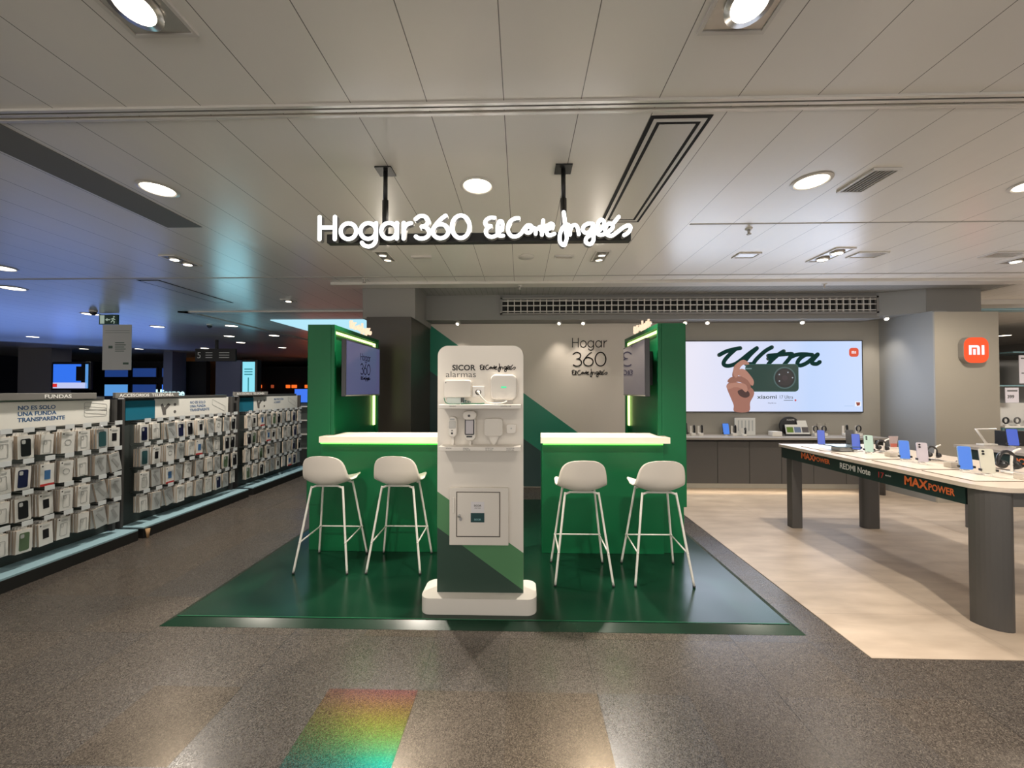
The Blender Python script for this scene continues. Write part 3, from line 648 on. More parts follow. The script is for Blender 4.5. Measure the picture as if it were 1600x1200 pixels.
t = thing('motion_sensor', 'slim white motion sensor, leftmost on the lower stand shelf', 'motion sensor', (-.49, 2.76, 1.21))
obj('body', pillow(-.523, -.458, 1.262, 1.408, 2.745, 2.7895, .028, .010), M['whiteg'], t)
obj('lens_window', pillow(-.515, -.466, 1.325, 1.378, 2.741, 2.746, .008, .002), mat('fresnel', (.50, .49, .46), .3), t)
obj('label_mark', box(bmnew(), -.506, -.474, 2.7435, 2.745, 1.385, 1.395), M['bag'], t)
for z, r_ in ((1.310, .0045), (1.290, .0075)): obj('camera_eye', prism(bmnew(), circ(-.492, z, r_, n=14), 2.742, 2.745, 'xz'), M['lens'], t)
obj('stem', box(bmnew(), -.499, -.483, 2.765, 2.785, 1.206, 1.264), M['whiteg'], t)
t = thing('outdoor_sensor', 'white outdoor sensor with framed window and camera cap', 'outdoor sensor', (-.36, 2.76, 1.21))
obj('body', pillow(-.405, -.322, 1.236, 1.425, 2.738, 2.7895, .035, .010), M['whiteg'], t)
obj('cap', pillow(-.412, -.314, 1.388, 1.452, 2.715, 2.775, .030, .008), M['white'], t)
obj('camera_eye', prism(bmnew(), circ(-.366, 1.418, .009, n=16), 2.712, 2.715, 'xz'), M['lens'], t)
fr = obj('window_frame', pillow(-.399, -.331, 1.280, 1.392, 2.732, 2.7375, .008, .001), M['dark'], t); obj('window_pane', box(bmnew(), -.391, -.339, 2.7305, 2.732, 1.288, 1.384), mat('pane_grey', (.50, .47, .50), .3), fr)
obj('ir_slot', prism(bmnew(), rr(-.388, -.345, 1.262, 1.273, .005, 4), 2.7355, 2.738, 'xz'), M['lens'], t)
obj('stem', box(bmnew(), -.372, -.356, 2.76, 2.785, 1.206, 1.238), M['whiteg'], t)
t = thing('smoke_detector', 'white square detector with rounded corners on the lower stand shelf', 'smoke detector', (-.2, 2.76, 1.21))
obj('body', pillow(-.262, -.128, 1.268, 1.396, 2.745, 2.7895, .024, .007), M['white'], t)
b = bmnew(); prism(b, [(-.235, 1.268), (-.155, 1.268), (-.187, 1.206), (-.203, 1.206)], 2.765, 2.785, 'xz'); obj('bracket', b, M['whiteg'], t)
t = thing('panic_button', 'small white square button device, rightmost on the lower stand shelf', 'button device', (-.07, 2.77, 1.28))
obj('body', pillow(-.102, -.034, 1.288, 1.355, 2.755, 2.7895, .014, .005), M['whiteg'], t)
b = bmnew(); cyl(b, (-.068, 2.755, 1.325), (-.068, 2.7525, 1.325), .005, .005, 12); obj('button', b, M['bag'], t)

# ------------------------------------------------------------------ bar stools
def stool():
    t = thing('bar_stool', '', 'bar stool')
    b = bmnew()
    # centre profile: seat front lip -> seat -> bend -> back top   (y, z)
    prof = [Vector((.215, .728, 0)), Vector((.185, .752, 0)), (.09, .748, 0), (-.02, .732, 0), (-.11, .735, 0), (-.165, .765, 0), (-.195, .825, 0), (-.212, .90, 0), (-.225, .965, 0), (-.232, 1.005, 0)]
    pc = catmull([Vector(p) for p in prof], 6)
    cum = [0]
    for a, c in zip(pc, pc[1:]): cum.append(cum[-1]+(c-a).length)
    Lt = cum[-1]
    def at(s):
        s = max(0, min(Lt, s*Lt))
        for i in range(len(cum)-1):
            if s <= cum[i+1]: return pc[i].lerp(pc[i+1], (s-cum[i])/(cum[i+1]-cum[i]+1e-9))
        return pc[-1]
    def W(s):   # half width along the profile
        pts = [(0, .185), (.2, .212), (.42, .214), (.55, .210), (.7, .200), (.85, .186), (1, .172)]
        for (a, u), (c, v) in zip(pts, pts[1:]):
            if s <= c: return u+(v-u)*(s-a)/(c-a)
        return pts[-1][1]
    NU, NV = 20, 36; grid = []
    for j in range(NV+1):
        s = .5-.5*math.cos(math.pi*j/NV); e = abs(2*s-1); ww = W(s)*(max(0, 1-e**9))**(1/2.4); c = at(s); row = []
        for i in range(NU+1):
            u = -1+2*i/NU; au = abs(u*ww/.21)
            seatness = max(0, min(1, (.55-s)/.25)); backness = 1-seatness
            z = c.y + seatness*.045*au**2.4 ; y = c.x + backness*.075*au**2.2 - 0
            mid = math.exp(-((s-.52)/.13)**2); z += mid*.035*au**2; y -= 0
            row.append(b.verts.new((u*ww, y, z)))
        grid.append(row)
    for j in range(NV):
        for i in range(NU):
            b.faces.new((grid[j][i], grid[j][i+1], grid[j+1][i+1], grid[j+1][i]))
    bmesh.ops.remove_doubles(b, verts=b.verts, dist=.0004)
    sh = obj('seat_shell', b, M['stool'], t, smooth=True, world=False)
    so = sh.modifiers.new('thick', 'SOLIDIFY'); so.thickness = .010; so.offset = 0
    # legs: two bent tubes, near and far
    for sy in (-1, 1):
        for sx in (-1, 1):
            foot = Vector((sx*.232, sy*.212, .008)); top = Vector((sx*.142, sy*.105, .690)); k = Vector((sx*.128, sy*.101, .712)); c = Vector((sx*.095, sy*.10, .722))
            b = bmnew(); tube(b, [foot, foot.lerp(top, .5), top, top.lerp(k, .6) + Vector((0, 0, .004)), c], .0095, 10)
            lg = obj('leg', b, M['stoolm'], t, world=False)
            b = bmnew(); cyl(b, foot+Vector((0, 0, -.008)), foot+Vector((0, 0, .006)), .011, .011, 10); obj('foot_cap', b, M['rubber'], lg, world=False)
        b = bmnew(); cyl(b, (-.10, sy*.10, .722), (.10, sy*.10, .722), .0095, None, 10); obj('seat_rail', b, M['stoolm'], t, world=False)
    def onleg(sx, sy, z): q = (z-.008)/(.690-.008); return Vector((sx*(.232+(.142-.232)*q), sy*(.212+(.105-.212)*q), z))
    for a, c in (((-1, 1), (1, 1)), ((-1, 1), (-1, -1)), ((1, 1), (1, -1))):
        p, q = onleg(*a, .272), onleg(*c, .252 if c[1] < 0 else .272)
        d = (q-p).normalized()*.012
        b = bmnew(); cyl(b, p-d, q+d, .0065, None, 8); obj('footrest', b, M['stoolm'], t, world=False)
    return t
s0 = stool()
for i, (x, y, lb) in enumerate([(-1.712, 3.475, 'white bar stool nearest the left green booth wall'), (-1.090, 3.490, 'white bar stool between the leftmost stool and the alarm stand'), (.508, 3.320, 'white bar stool at the right counter, closer to the alarm stand'), (1.147, 3.325, 'rightmost white bar stool, beside the pale floor')]):
    o = s0 if i == 0 else copy_tree(s0)
    o.location = (x, y, PF+.002); tag(o, lb, 'bar stool', 'white bar stools at the counters')

# ------------------------------------------------------------------ wall screen
r0 = thing('wall_display_screen', 'wide luminous advertising screen on the back wall showing a green phone', 'advertising screen', (4, 6.33, 1.8))
obj('frame', box(bmnew(), 2.30, 5.52, 6.315, 6.349, 1.235, 2.405, .003), M['dark'], r0)
scr = mat('screen_gradient', (.01, .01, .01), .4); N, L, b_ = nodes(scr)
g = N.new('ShaderNodeTexCoord'); sep = N.new('ShaderNodeSeparateXYZ'); L.new(g.outputs['Object'], sep.inputs[0])
rp = N.new('ShaderNodeValToRGB'); el = rp.color_ramp.elements; el[0].position = 0; el[0].color = (.74, .72, .82, 1); el[1].position = 1; el[1].color = (.55, .66, .92, 1)
e2 = el.new(.5); e2.color = (.58, .64, .85, 1); e3 = el.new(.72); e3.color = (.48, .61, .88, 1)
mr = N.new('ShaderNodeMapRange'); mr.inputs[1].default_value = 2.6; mr.inputs[2].default_value = 5.5; L.new(sep.outputs[0], mr.inputs[0]); L.new(mr.outputs[0], rp.inputs[0])
L.new(rp.outputs[0], b_.inputs['Emission Color']); b_.inputs['Emission Strength'].default_value = 1.0
obj('screen', box(bmnew(), 2.32, 5.50, 6.311, 6.315, 1.252, 2.390), scr, r0)
def E(name, c): return emi('scr_'+name, c, 1.0, False)
# picture coordinates: px in a crop 1100..1360 x 520..660 at 6.154 -> metres on the wall
KU = 6.33/600/6.154*1.0
def U(px, py): return (2.999 + (px-0)*KU*1.0, 2.537 - py*KU)
def scr_poly(nm, pts, lay, m, sm=False, par=None):
    q = [U(*p) for p in pts]
    if sm: q = [(v.x, v.y) for v in catmull([Vector((a, c, 0)) for a, c in q], 4, True)[:-1]]
    return obj(nm, prism(bmnew(), q, 6.3105-lay*.0008-.0006, 6.3105-lay*.0008, 'xz'), m, par or r0)
ULT = [[(132, 215), (200, 180), (280, 158), (330, 150)], [(285, 160), (225, 215), (180, 270), (175, 305), (215, 318), (280, 300), (340, 260), (420, 195), (485, 150)], [(485, 152), (420, 215), (375, 275), (385, 300), (440, 300)],
       [(625, 142), (560, 180), (480, 255), (450, 300)], [(735, 180), (680, 215), (600, 290), (585, 330)], [(590, 222), (670, 215), (780, 205)], [(620, 235), (590, 250)], [(790, 205), (815, 212), (770, 270), (740, 305)], [(790, 240), (850, 215), (900, 208), (960, 210)],
       [(1000, 215), (940, 215), (880, 255), (860, 300), (890, 315), (950, 290), (1010, 240), (1050, 210)], [(1050, 212), (1000, 270), (1000, 295), (1040, 300), (1068, 282)]]
obj('script_word', stroke(bmnew(), ULT, 38, lambda u, v: (U(u, v)[0], 6.3080, U(u, v)[1]), (0, .0015, 0)), E('ink', (.008, .03, .025)), r0)
ph = [(x, y) for x, y in rr(380, 866, 305, 558, 34, 5)]
scr_poly('phone_picture', ph, 4, E('phone', (.004, .034, .026)))
scr_poly('phone_picture_edge', [(x, y) for x, y in rr(374, 870, 300, 562, 36, 5)], 3.2, E('phoneedge', (.02, .11, .085)))
for rad, lay, c in ((104, 5, (.05, .10, .10)), (92, 6, (.006, .008, .010)), (74, 7, (.018, .014, .016)), (26, 8, (.03, .02, .025))): scr_poly('camera_ring_picture', circ(740, 432, rad, rad*1.0, 40), lay, E('cam%d' % rad, c))
for q in ((690, 400), (770, 380), (690, 462), (812, 430)): scr_poly('lens_picture', circ(*q, 7, n=10), 8, E('lensdot', (.3, .35, .4)))
scr_poly('arm_picture', [(270, 750), (262, 690), (235, 620), (205, 545), (198, 500), (240, 470), (330, 480), (420, 520), (452, 560), (446, 605), (415, 665), (402, 750)], 9, E('skin1', (.30, .125, .09)), True)
scr_poly('palm_shade_picture', [(300, 560), (340, 540), (400, 560), (410, 600), (370, 620), (320, 600)], 10, E('skin4', (.05, .02, .018)), True)
for nm, pts, c in (('index_finger', [(262, 400), (265, 330), (300, 290), (345, 262), (378, 268), (410, 300), (385, 308), (350, 310), (320, 345), (310, 400), (285, 430)], 'skin2'),
                   ('finger', [(300, 400), (320, 350), (370, 355), (420, 410), (450, 460), (445, 500), (425, 500), (390, 450), (340, 420)], 'skin2'),
                   ('finger', [(205, 465), (240, 425), (320, 415), (380, 430), (415, 480), (420, 520), (400, 545), (370, 500), (310, 470), (240, 480)], 'skin3'),
                   ('finger', [(195, 510), (240, 482), (330, 480), (380, 500), (390, 550), (370, 565), (330, 530), (270, 520), (215, 540)], 'skin2'),
                   ('thumb', [(270, 330), (250, 400), (262, 430), (300, 400), (320, 350), (300, 310)], 'skin3')):
    scr_poly(nm + '_picture', pts, 11 if c == 'skin3' else 12, E(c, {'skin2': (.38, .18, .13), 'skin3': (.25, .105, .075)}[c]), True)
scr_poly('maker_mark', [(372, 338), (434, 338), (434, 350), (372, 350)], 5, E('mark', (.12, .2, .2)))
def UT(px, py): a = U(px, py); return (a[0], 6.308, a[1])
text('screen_text', 'xiaomi', .090, E('ink', (.008, .03, .025)), r0, UT(484, 628), FRONT, bold=.001, ext=.0004, sx=1.30)
text('screen_text', '17 Ultra', .078, E('ink2', (.05, .06, .07)), r0, UT(686, 628), FRONT, ext=.0004, sx=.86)
text('screen_text', 'Fotografía Leica', .026, E('ink2', (.05, .06, .07)), r0, UT(582, 674), FRONT, ext=.0003, sx=.8)
scr_poly('red_dot', circ(838, 643, 9, n=14), 5, E('red', (.5, .04, .05))); scr_poly('underline', [(730, 641), (815, 641), (815, 646), (730, 646)], 5, E('ink2', (.05, .06, .07)))
sq = scr_poly('corner_picture', [(1390, 655), (1442, 655), (1442, 700), (1390, 700)], 4, E('wht', (.85, .85, .9))); scr_poly('corner_mark', [(1397, 662), (1435, 662), (1430, 690), (1405, 695)], 5, E('brick', (.25, .05, .03)), par=sq)
scr_poly('caption_line', [(1290, 694), (1375, 694), (1375, 698), (1290, 698)], 4, E('blu', (.35, .5, .7)))
def mi_mark(parent, xc, zc, h, y, m, dep):
    b = bmnew(); t = h*.25; x0 = xc - h*.78; w = h*1.08; r_ = h*.30
    arcs = [(x0+w-r_+r_*math.cos(R(a)), zc+h/2-r_+r_*math.sin(R(a))) for a in range(90, -1, -15)]
    r2 = r_-t if r_ > t else .001
    inn = [(x0+w-t-r2+r2*math.cos(R(a)), zc+h/2-t-r2+r2*math.sin(R(a))) for a in range(0, 91, 30)]
    prism(b, [(x0, zc+h/2)] + arcs + [(x0+w, zc-h/2), (x0+w-t, zc-h/2)] + inn + [(x0+t, zc+h/2-t), (x0+t, zc-h/2), (x0, zc-h/2)], y, y+dep, 'xz')
    prism(b, [(x0+w/2-t*.48, zc+h*.10), (x0+w/2+t*.48, zc+h*.10), (x0+w/2+t*.48, zc-h/2), (x0+w/2-t*.48, zc-h/2)], y, y+dep, 'xz')
    prism(b, [(x0+h*1.29, zc+h/2), (x0+h*1.29+t, zc+h/2), (x0+h*1.29+t, zc-h/2), (x0+h*1.29, zc-h/2)], y, y+dep, 'xz')
    return obj('letters', b, m, parent)
lg = obj('corner_logo', prism(bmnew(), rr(*[U(1341, 0)[0], U(1428, 0)[0]], *[U(0, 234)[1], U(0, 150)[1]], .045), 6.3070, 6.3100, 'xz'), E('orange', (.65, .07, .025)), r0)
mi_mark(lg, U(1383, 0)[0], U(0, 192)[1], .042, 6.3060, E('wht', (.85, .85, .9)), .001)
lamp('screen_glow', 'AREA', (3.95, 6.28, 1.82), 30, (.72, .82, 1), 3.0, aim=(3.95, 0, 1.6), size_y=1.1)

# lit badge on the column
r0 = thing('lit_letter_badge', 'illuminated orange rounded square badge with white letters on the beige column', 'illuminated sign', (6.39, 5.58, 2.16))
zc = 2.16; xc = 6.392
obj('body', prism(bmnew(), rr(xc-.172, xc+.172, zc-.185, zc+.185, .11, 8), 5.53, 5.599, 'xz'), mat('badge_side', (.30, .28, .25), .5), r0)
obj('face', prism(bmnew(), rr(xc-.166, xc+.166, zc-.179, zc+.179, .105, 8), 5.524, 5.53, 'xz'), E_mi, r0)
mi_mark(r0, xc+.0, zc+.002, .135, 5.520, E_miw, .003)

# ------------------------------------------------------------------ wall counter with cabinets
r0 = thing('wall_counter_top', 'long grey worktop running along the back wall under the screen', 'worktop', (4, 6.1, .85))
obj('top', box(bmnew(), 1.95, 5.56, 5.90, 6.349, .845, .880, .004), M['cabtop'], r0)
obj('recess_band', box(bmnew(), 1.95, 5.24, 6.02, 6.349, .812, .844), M['recess'], r0)
b = bmnew(); cyl(b, (5.50, 6.02, 0.004), (5.50, 6.02, .845), .055, .055, 24); obj('leg', b, M['legd'], r0)
edges = [2.06, 2.545, 3.03, 3.515, 4.0, 4.485, 4.97, 5.20]
for i, (a, c) in enumerate(zip(edges, edges[1:])):
    t = thing('wall_cabinet', ['anthracite wall cabinet mostly behind the right green booth wall', 'anthracite wall cabinet, first one right of the green booth wall', 'anthracite wall cabinet, second from the green booth wall', 'anthracite wall cabinet, third from the green booth wall', 'anthracite wall cabinet behind the left end of the phone table', 'anthracite wall cabinet behind the first legs of the phone table', 'narrow anthracite cabinet at the right end of the row'][i], 'cabinet', ((a+c)/2, 6.2, .16), 'anthracite cabinets under the wall counter')
    obj('body', box(bmnew(), a+.001, c-.001, 6.02, 6.349, .16, .81), M['recess'], t)
    obj('door', box(bmnew(), a+.003, c-.003, 6.0, 6.019, .162, .808, .0015), M['cab'], t)
lamp('cabinet_underlight', 'AREA', (3.7, 6.1, .15), 5, (1, .87, .7), 3.0, size_y=.08)

ZT = .8805
def slab_phone(name, label, x, y, z, w=.070, h=.165, tilt=12, rz=0, scr=None, back=None, cam_=0, group=None, clampit=True, th=.009):
    """phone leaning on a small stand; local front faces -Y"""
    t = thing(name, label, 'phone', (x, y, z), group, rz)
    A_ = Matrix.Translation((0, 0, .022)) @ Matrix.Rotation(R(-tilt), 4, 'X')
    def tr(b): bmesh.ops.transform(b, matrix=A_, verts=b.verts); return b
    obj('body', tr(prism(bmnew(), rr(-w/2, w/2, 0, h, .012, 5), 0, th, 'xz')), back or M['dark'], t, world=False)
    if scr: obj('screen', tr(prism(bmnew(), rr(-w/2+.003, w/2-.003, .003, h-.003, .010, 5), -.0012, 0, 'xz')), scr, t, world=False)
    if cam_:
        b = bmnew()
        prism(b, rr(-w/2+.008, -w/2+.042, h-.052, h-.008, .008, 4), -.002, 0, 'xz'); cb = obj('camera_block', tr(b), back, t, world=False)
        for q in ((-w/2+.020, h-.020), (-w/2+.020, h-.040)):
            obj('camera_lens', tr(prism(bmnew(), circ(q[0], q[1], .0075, n=14), -.005, -.002, 'xz')), M['lens'], cb, world=False)
    if clampit:
        b = bmnew(); box(b, -.02, .02, .004, .05, 0, .014); box(b, -.012, .012, .022, .036, .0, .075); obj('stand', b, M['whiteg'], t, world=False)
        b = bmnew(); box(b, w/2-.002, w/2+.010, -.006, .016, .036, .052); obj('clamp', b, M['clamp'], t, world=False)
        b = bmnew(); box(b, -w/2-.010, -w/2+.002, -.006, .016, .036, .052); obj('clamp', b, M['clamp'], t, world=False)
    return t
def watch_stand(label, x, y, z, kind='band', s=1.0, rz=0):
    t = thing('smartwatch_display', label, 'smartwatch', (x, y, z), 'wearables on the wall counter', rz)
    b = bmnew(); box(b, -.035*s, .035*s, -.03, .03, 0, .045*s, .004); obj('stand_base', b, M['whiteg'], t, world=False)
    obj('stand_card', box(bmnew(), -.034*s, -.006*s, .020, .026, .045*s, .155*s), M['whiteg'], t, world=False)
    b = bmnew()
    pts = [(0+.032*s*math.cos(R(a)), 0, .112*s+.044*s*math.sin(R(a))) for a in range(-70, 250, 20)] if kind == 'band' else [(.012, 0, .045*s), (.016, 0, .10*s), (.010, 0, .15*s), (.026, 0, .16*s), (.03, 0, .09*s), (.028, 0, .045*s)]
    tube(b, pts, .007*s, 8); bmesh.ops.scale(b, vec=(1, 1.6, 1), verts=b.verts); obj('strap', b, M['dark'], t, world=False)
    return t
yy = 6.12
t = slab_phone('display_phone', 'dark phone half hidden by the green booth wall on the wall counter', 2.60, yy, ZT, scr=M['dark'], h=.18, clampit=True)
watch_stand('white-stand fitness band, first right of the green booth wall', 2.71, yy, ZT, 'strip')
watch_stand('fitness band on a white stand, second from the green booth wall', 2.83, yy, ZT, 'strip')
slab_phone('display_phone', 'phone with bright blue screen on the wall counter', 3.235, yy, ZT, w=.10, h=.175, scr=E_blueph)
watch_stand('fitness band between the blue phone and the white card', 3.35, yy, ZT, 'strip')
watch_stand('small band on a white stand in front of the white display card', 3.47, 6.06, ZT, 'strip', .8)
t = thing('bracelet_card', 'white display card with a row of straps on the wall counter', 'display card', (3.56, 6.2, ZT))
obj('card', box(bmnew(), 3.41, 3.73, 6.20, 6.215, ZT, 1.155, .002), M['board'], t)
for k in range(5): obj('strap', prism(bmnew(), rr(3.455+k*.055, 3.472+k*.055, .95, 1.12, .006, 3), 6.197, 6.20, 'xz'), M['bag'], t)
tag(obj('small_white_box', box(bmnew(), 3.90, 4.05, 6.05, 6.16, ZT, .955, .006), M['whiteg']), 'small white box lying left of the round black display', 'box')
t = thing('picture_display', 'round black and white picture display board with three photos', 'display board', (4.3, 6.18, ZT))
b = bmnew(); prism(b, circ(4.26, 1.03, .155, .15, 36), 6.19, 6.215, 'xz'); obj('disc', b, M['dark'], t)
A_ = Matrix.Translation((4.35, 6.12, ZT)) @ Matrix.Rotation(R(-14), 4, 'X') @ Matrix.Translation((-4.35, -6.12, -ZT))
def trA(b): bmesh.ops.transform(b, matrix=A_, verts=b.verts); return b
obj('easel', trA(box(bmnew(), 4.15, 4.545, 6.12, 6.135, ZT, ZT+.03)), M['dark'], t)
bd = obj('board', trA(prism(bmnew(), [(4.165, ZT+.03), (4.525, ZT+.03), (4.50, ZT+.245), (4.36, ZT+.245), (4.36, ZT+.18), (4.165, ZT+.18)], 6.118, 6.128, 'xz')), M['board'], t)
for k, c in enumerate(((.12, .22, .02), (.14, .20, .33), (.10, .09, .09))):
    obj('photo', trA(box(bmnew(), 4.18+k*.117, 4.28+k*.117, 6.1165, 6.118, ZT+.055, ZT+.14)), mat('photo%d' % k, c, .4), bd)
text('heading', 'XIAOMI', .035, M['inkwhite'], t, (4.27, 6.187, 1.115), FRONT, 'CENTER', ext=.0004)
watch_stand('curved black band beside the picture board, left one', 4.61, yy, ZT, 'band')
watch_stand('curved black band beside the picture board, right one', 4.74, yy, ZT, 'band')
watch_stand('smartwatch on a white stand near the counter end, left one', 5.07, yy, ZT, 'strip', 1.05)
watch_stand('curved black band near the counter end, right one', 5.27, yy, ZT, 'band', 1.05)
tag(obj('socket_box', box(bmnew(), 5.30, 5.45, 6.28, 6.349, .70, .835, .004), M['dark']), 'black box fixed to the wall under the counter end', 'socket box')
tag(obj('socket_box', box(bmnew(), 4.93, 5.00, 6.338, 6.349, .95, 1.06, .003), M['wallgrey']), 'left grey blank plate on the wall above the counter', 'wall plate', 'grey blank wall plates')
tag(obj('socket_box', box(bmnew(), 4.80, 4.87, 6.338, 6.349, .95, 1.06, .003), M['wallgrey']), 'right grey blank plate on the wall above the counter', 'wall plate', 'grey blank wall plates')

# ------------------------------------------------------------------ phone tables
TZ = .955
def phone_table(x0, y0, x1, y1, label, texts, top_m=None):
    t = thing('phone_table', label, 'display table', (x0, y0, .004))
    obj('tabletop', prism(bmnew(), rr(x0, x1, y0, y1, (.02, .02, .16, .02), 8), TZ-.03, TZ, 'xy'), top_m or M['tabletop'], t)
    b = bmnew(); box(b, x0+.025, x0+.045, y0+.17, y1-.03, TZ-.155, TZ-.031); sd = obj('apron', b, M['apron'], t)
    obj('apron', box(bmnew(), x0+.17, x1-.05, y0+.03, y0+.05, TZ-.13, TZ-.031), M['legd'], t)
    obj('apron', box(bmnew(), x1-.045, x1-.025, y0+.05, y1-.03, TZ-.13, TZ-.031), M['legd'], t)
    obj('apron', box(bmnew(), x0+.05, x1-.05, y1-.05, y1-.03, TZ-.13, TZ-.031), M['legd'], t)
    def leg(a, c, d, e, r_): obj('leg', prism(bmnew(), rr(a, c, d, e, r_, 8), .004, TZ-.031, 'xy'), M['legd'], t)
    leg(x0+.022, x0+.20, y0+.018, y0+.16, (.01, .01, .12, .06)); leg(x0+.052, x0+.17, y1-.16, y1-.052, (.01, .03, .01, .01))
    leg(x1-.24, x1-.05, y1-.16, y1-.052, .045); leg(x1-.24, x1-.05, y0+.052, y0+.16, .045)
    for s, ya, zb, size, m, bo, sx in texts:
        text('apron_text', s, size, m, sd, (x0+.0245, ya, zb), SIDE, bold=bo, ext=.0006, sx=sx)
    return t
OR = M['inkorange']
phone_table(3.085, 2.60, 4.20, 4.69, 'long pale-topped phone table with printed dark apron in the foreground right',
            [('MAX', 4.345, .848, .088, OR, .003, 1.0), ('POWER', 4.155, .852, .064, OR, .0015, .92), ('REDMI Note', 3.83, .840, .078, M['inkwhite'], .001, .80), ('17', 3.435, .842, .070, M['inkred'], .0005, .9), ('series', 3.36, .868, .024, M['inkwhite'], 0, .9), ('MAX', 3.20, .838, .094, OR, .003, .88), ('POWER', 3.015, .840, .070, OR, .0015, .73)])
phone_table(5.13, 2.60, 6.25, 4.69, 'second phone table with darker top behind, at the right edge',
            [('POWER', 4.15, .835, .085, OR, .002, .9)], mat('grey_wood_top', (.36, .32, .28), .4))
def mat_pad(x, y, w, d, label, z=TZ):
    t = thing('display_mat', label, 'display mat', (x, y, z), 'printed display mats on the phone table')
    obj('sheet', box(bmnew(), x-w/2, x+w/2, y-d/2, y+d/2, z+.0005, z+.004), mat('mat_edge', (.25, .19, .15), .4), t)
    obj('surface', box(bmnew(), x-w/2+.004, x+w/2-.004, y-d/2+.004, y+d/2-.004, z+.004, z+.0055), M['mat_'], t)
ZM = TZ+.006
mat_pad(3.40, 4.30, .40, .34, 'display mat at the far end of the phone table'); mat_pad(3.42, 3.86, .42, .40, 'display mat under the mint phone'); mat_pad(3.42, 3.40, .42, .40, 'display mat under the lilac phone'); mat_pad(3.44, 2.97, .48, .36, 'display mat under the cream phone')
az = R(-28)
slab_phone('display_phone', 'phone with dark blue screen at the far end of the phone table', 3.40, 4.43, ZM, scr=E_bluep2, back=M['casen'], rz=az, clampit=False)
slab_phone('display_phone', 'phone with indigo screen left of the mint phone', 3.47, 4.06, ZM, scr=E_bluep2, rz=az)
slab_phone('display_phone', 'mint green phone showing its camera side', 3.485, 3.93, ZM, back=M['phoneb'], cam_=1, rz=az)
slab_phone('display_phone', 'phone with bright blue screen left of the lilac phone', 3.445, 3.53, ZM, scr=E_blueph, back=mat('ph_rim', (.2, .35, .6), .3), rz=az)
slab_phone('display_phone', 'lilac phone showing its camera side', 3.46, 3.39, ZM, back=M['phonel'], cam_=1, rz=az)
slab_phone('display_phone', 'large phone with bright blue screen nearest the table corner', 3.46, 3.07, ZM, w=.075, h=.18, scr=E_blueph, back=mat('ph_rim', (.2, .35, .6), .3), rz=az)
slab_phone('display_phone', 'cream phone showing its camera side nearest the table corner', 3.475, 2.94, ZM, w=.075, h=.18, back=M['phonec'], cam_=1, rz=az)
slab_phone('display_phone', 'phone with indigo screen on the second table', 5.50, 4.42, TZ+.001, w=.09, h=.19, scr=E_bluep2, rz=az)
slab_phone('display_phone', 'black phone back right behind the indigo phone', 3.58, 4.26, TZ+.001, h=.19, back=M['dark'], rz=az, clampit=True)
def handset(label, x, y, z, s=1.0, rz=0):
    """earbud/headset display: black curved body held by a white arm"""
    t = thing('headphone_display', label, 'headphones', (x, y, z), 'headphones on display arms', rz)
    b = bmnew(); cyl(b, (0, 0, 0), (0, 0, .012), .04*s, .04*s, 20); obj('base', b, M['whiteg'], t, world=False)
    b = bmnew(); tube(b, [(0, 0, .01), (0, 0, .07*s), (.01*s, 0, .12*s), (.05*s, 0, .14*s)], .006*s, 8); obj('arm', b, M['whiteg'], t, world=False)
    b = bmnew(); tube(b, [(.045*s*math.cos(R(a))-.03*s, .0, .075*s+.05*s*math.sin(R(a))) for a in range(-40, 230, 22)], .009*s, 8); obj('headband', b, M['dark'], t, world=False)
    b = bmnew(); cyl(b, (-.075*s, -.01, .06*s), (-.055*s, -.01, .05*s), .022*s, .024*s, 14); obj('ear_cup', b, M['dark'], t, world=False); b = bmnew(); cyl(b, (.005*s, -.01, .045*s), (.025*s, -.01, .05*s), .022*s, .024*s, 14); obj('ear_cup', b, M['dark'], t, world=False)
handset('black headphones on white arm behind the mint phone', 3.74, 4.05, TZ+.001)
handset('black headphones on white arm right of the lilac phone', 3.80, 3.62, TZ+.001)
handset('large black headphones on a curved white arm right of the cream phone', 3.80, 3.07, TZ+.001, 1.35)
handset('headphones with white arm on the second table', 5.86, 4.30, TZ+.001, 1.3)
def clear_block(label, x, y, z=ZM):
    b = bmnew(); box(b, x-.04, x+.04, y-.03, y+.03, z, z+.045, .004)
    tag(obj('acrylic_block', b, mat('acrylic_block', (.62, .56, .49), .12)), label, 'price block', 'small acrylic price blocks')
clear_block('acrylic block beside the mint phone', 3.56, 3.78); clear_block('acrylic block beside the lilac phone', 3.57, 3.27); clear_block('acrylic block beside the cream phone', 3.60, 2.84)
t = thing('tablet_on_riser', 'blue-grey tablet lying flat on a clear riser', 'tablet', (3.36, 4.16, TZ))
b = bmnew(); prism(b, rr(3.33, 3.47, 4.09, 4.22, .02, 5), ZM, ZM+.045); obj('riser', b, mat('riser_grey', (.40, .40, .40), .15), t)
b = bmnew(); prism(b, rr(3.27, 3.53, 4.05, 4.25, .015, 5), ZM+.046, ZM+.054); obj('tablet', b, M['tabl'], t)
t = thing('acrylic_sign', 'clear tapered acrylic sign with red foot at the back of the table', 'acrylic sign', (4.06, 4.30, TZ))
obj('foot', box(bmnew(), 4.03, 4.12, 4.28, 4.33, TZ+.001, TZ+.02), M['whiteg'], t)
obj('blade', prism(bmnew(), [(4.045, TZ+.02), (4.105, TZ+.02), (4.125, TZ+.14), (4.025, TZ+.14)], 4.30, 4.308, 'xz'), mat('blade', (.45, .36, .36), .2), t)
obj('red_band', prism(bmnew(), [(4.043, TZ+.022), (4.107, TZ+.022), (4.113, TZ+.06), (4.037, TZ+.06)], 4.298, 4.2999, 'xz'), mat('bandred', (.5, .13, .09), .4), t)
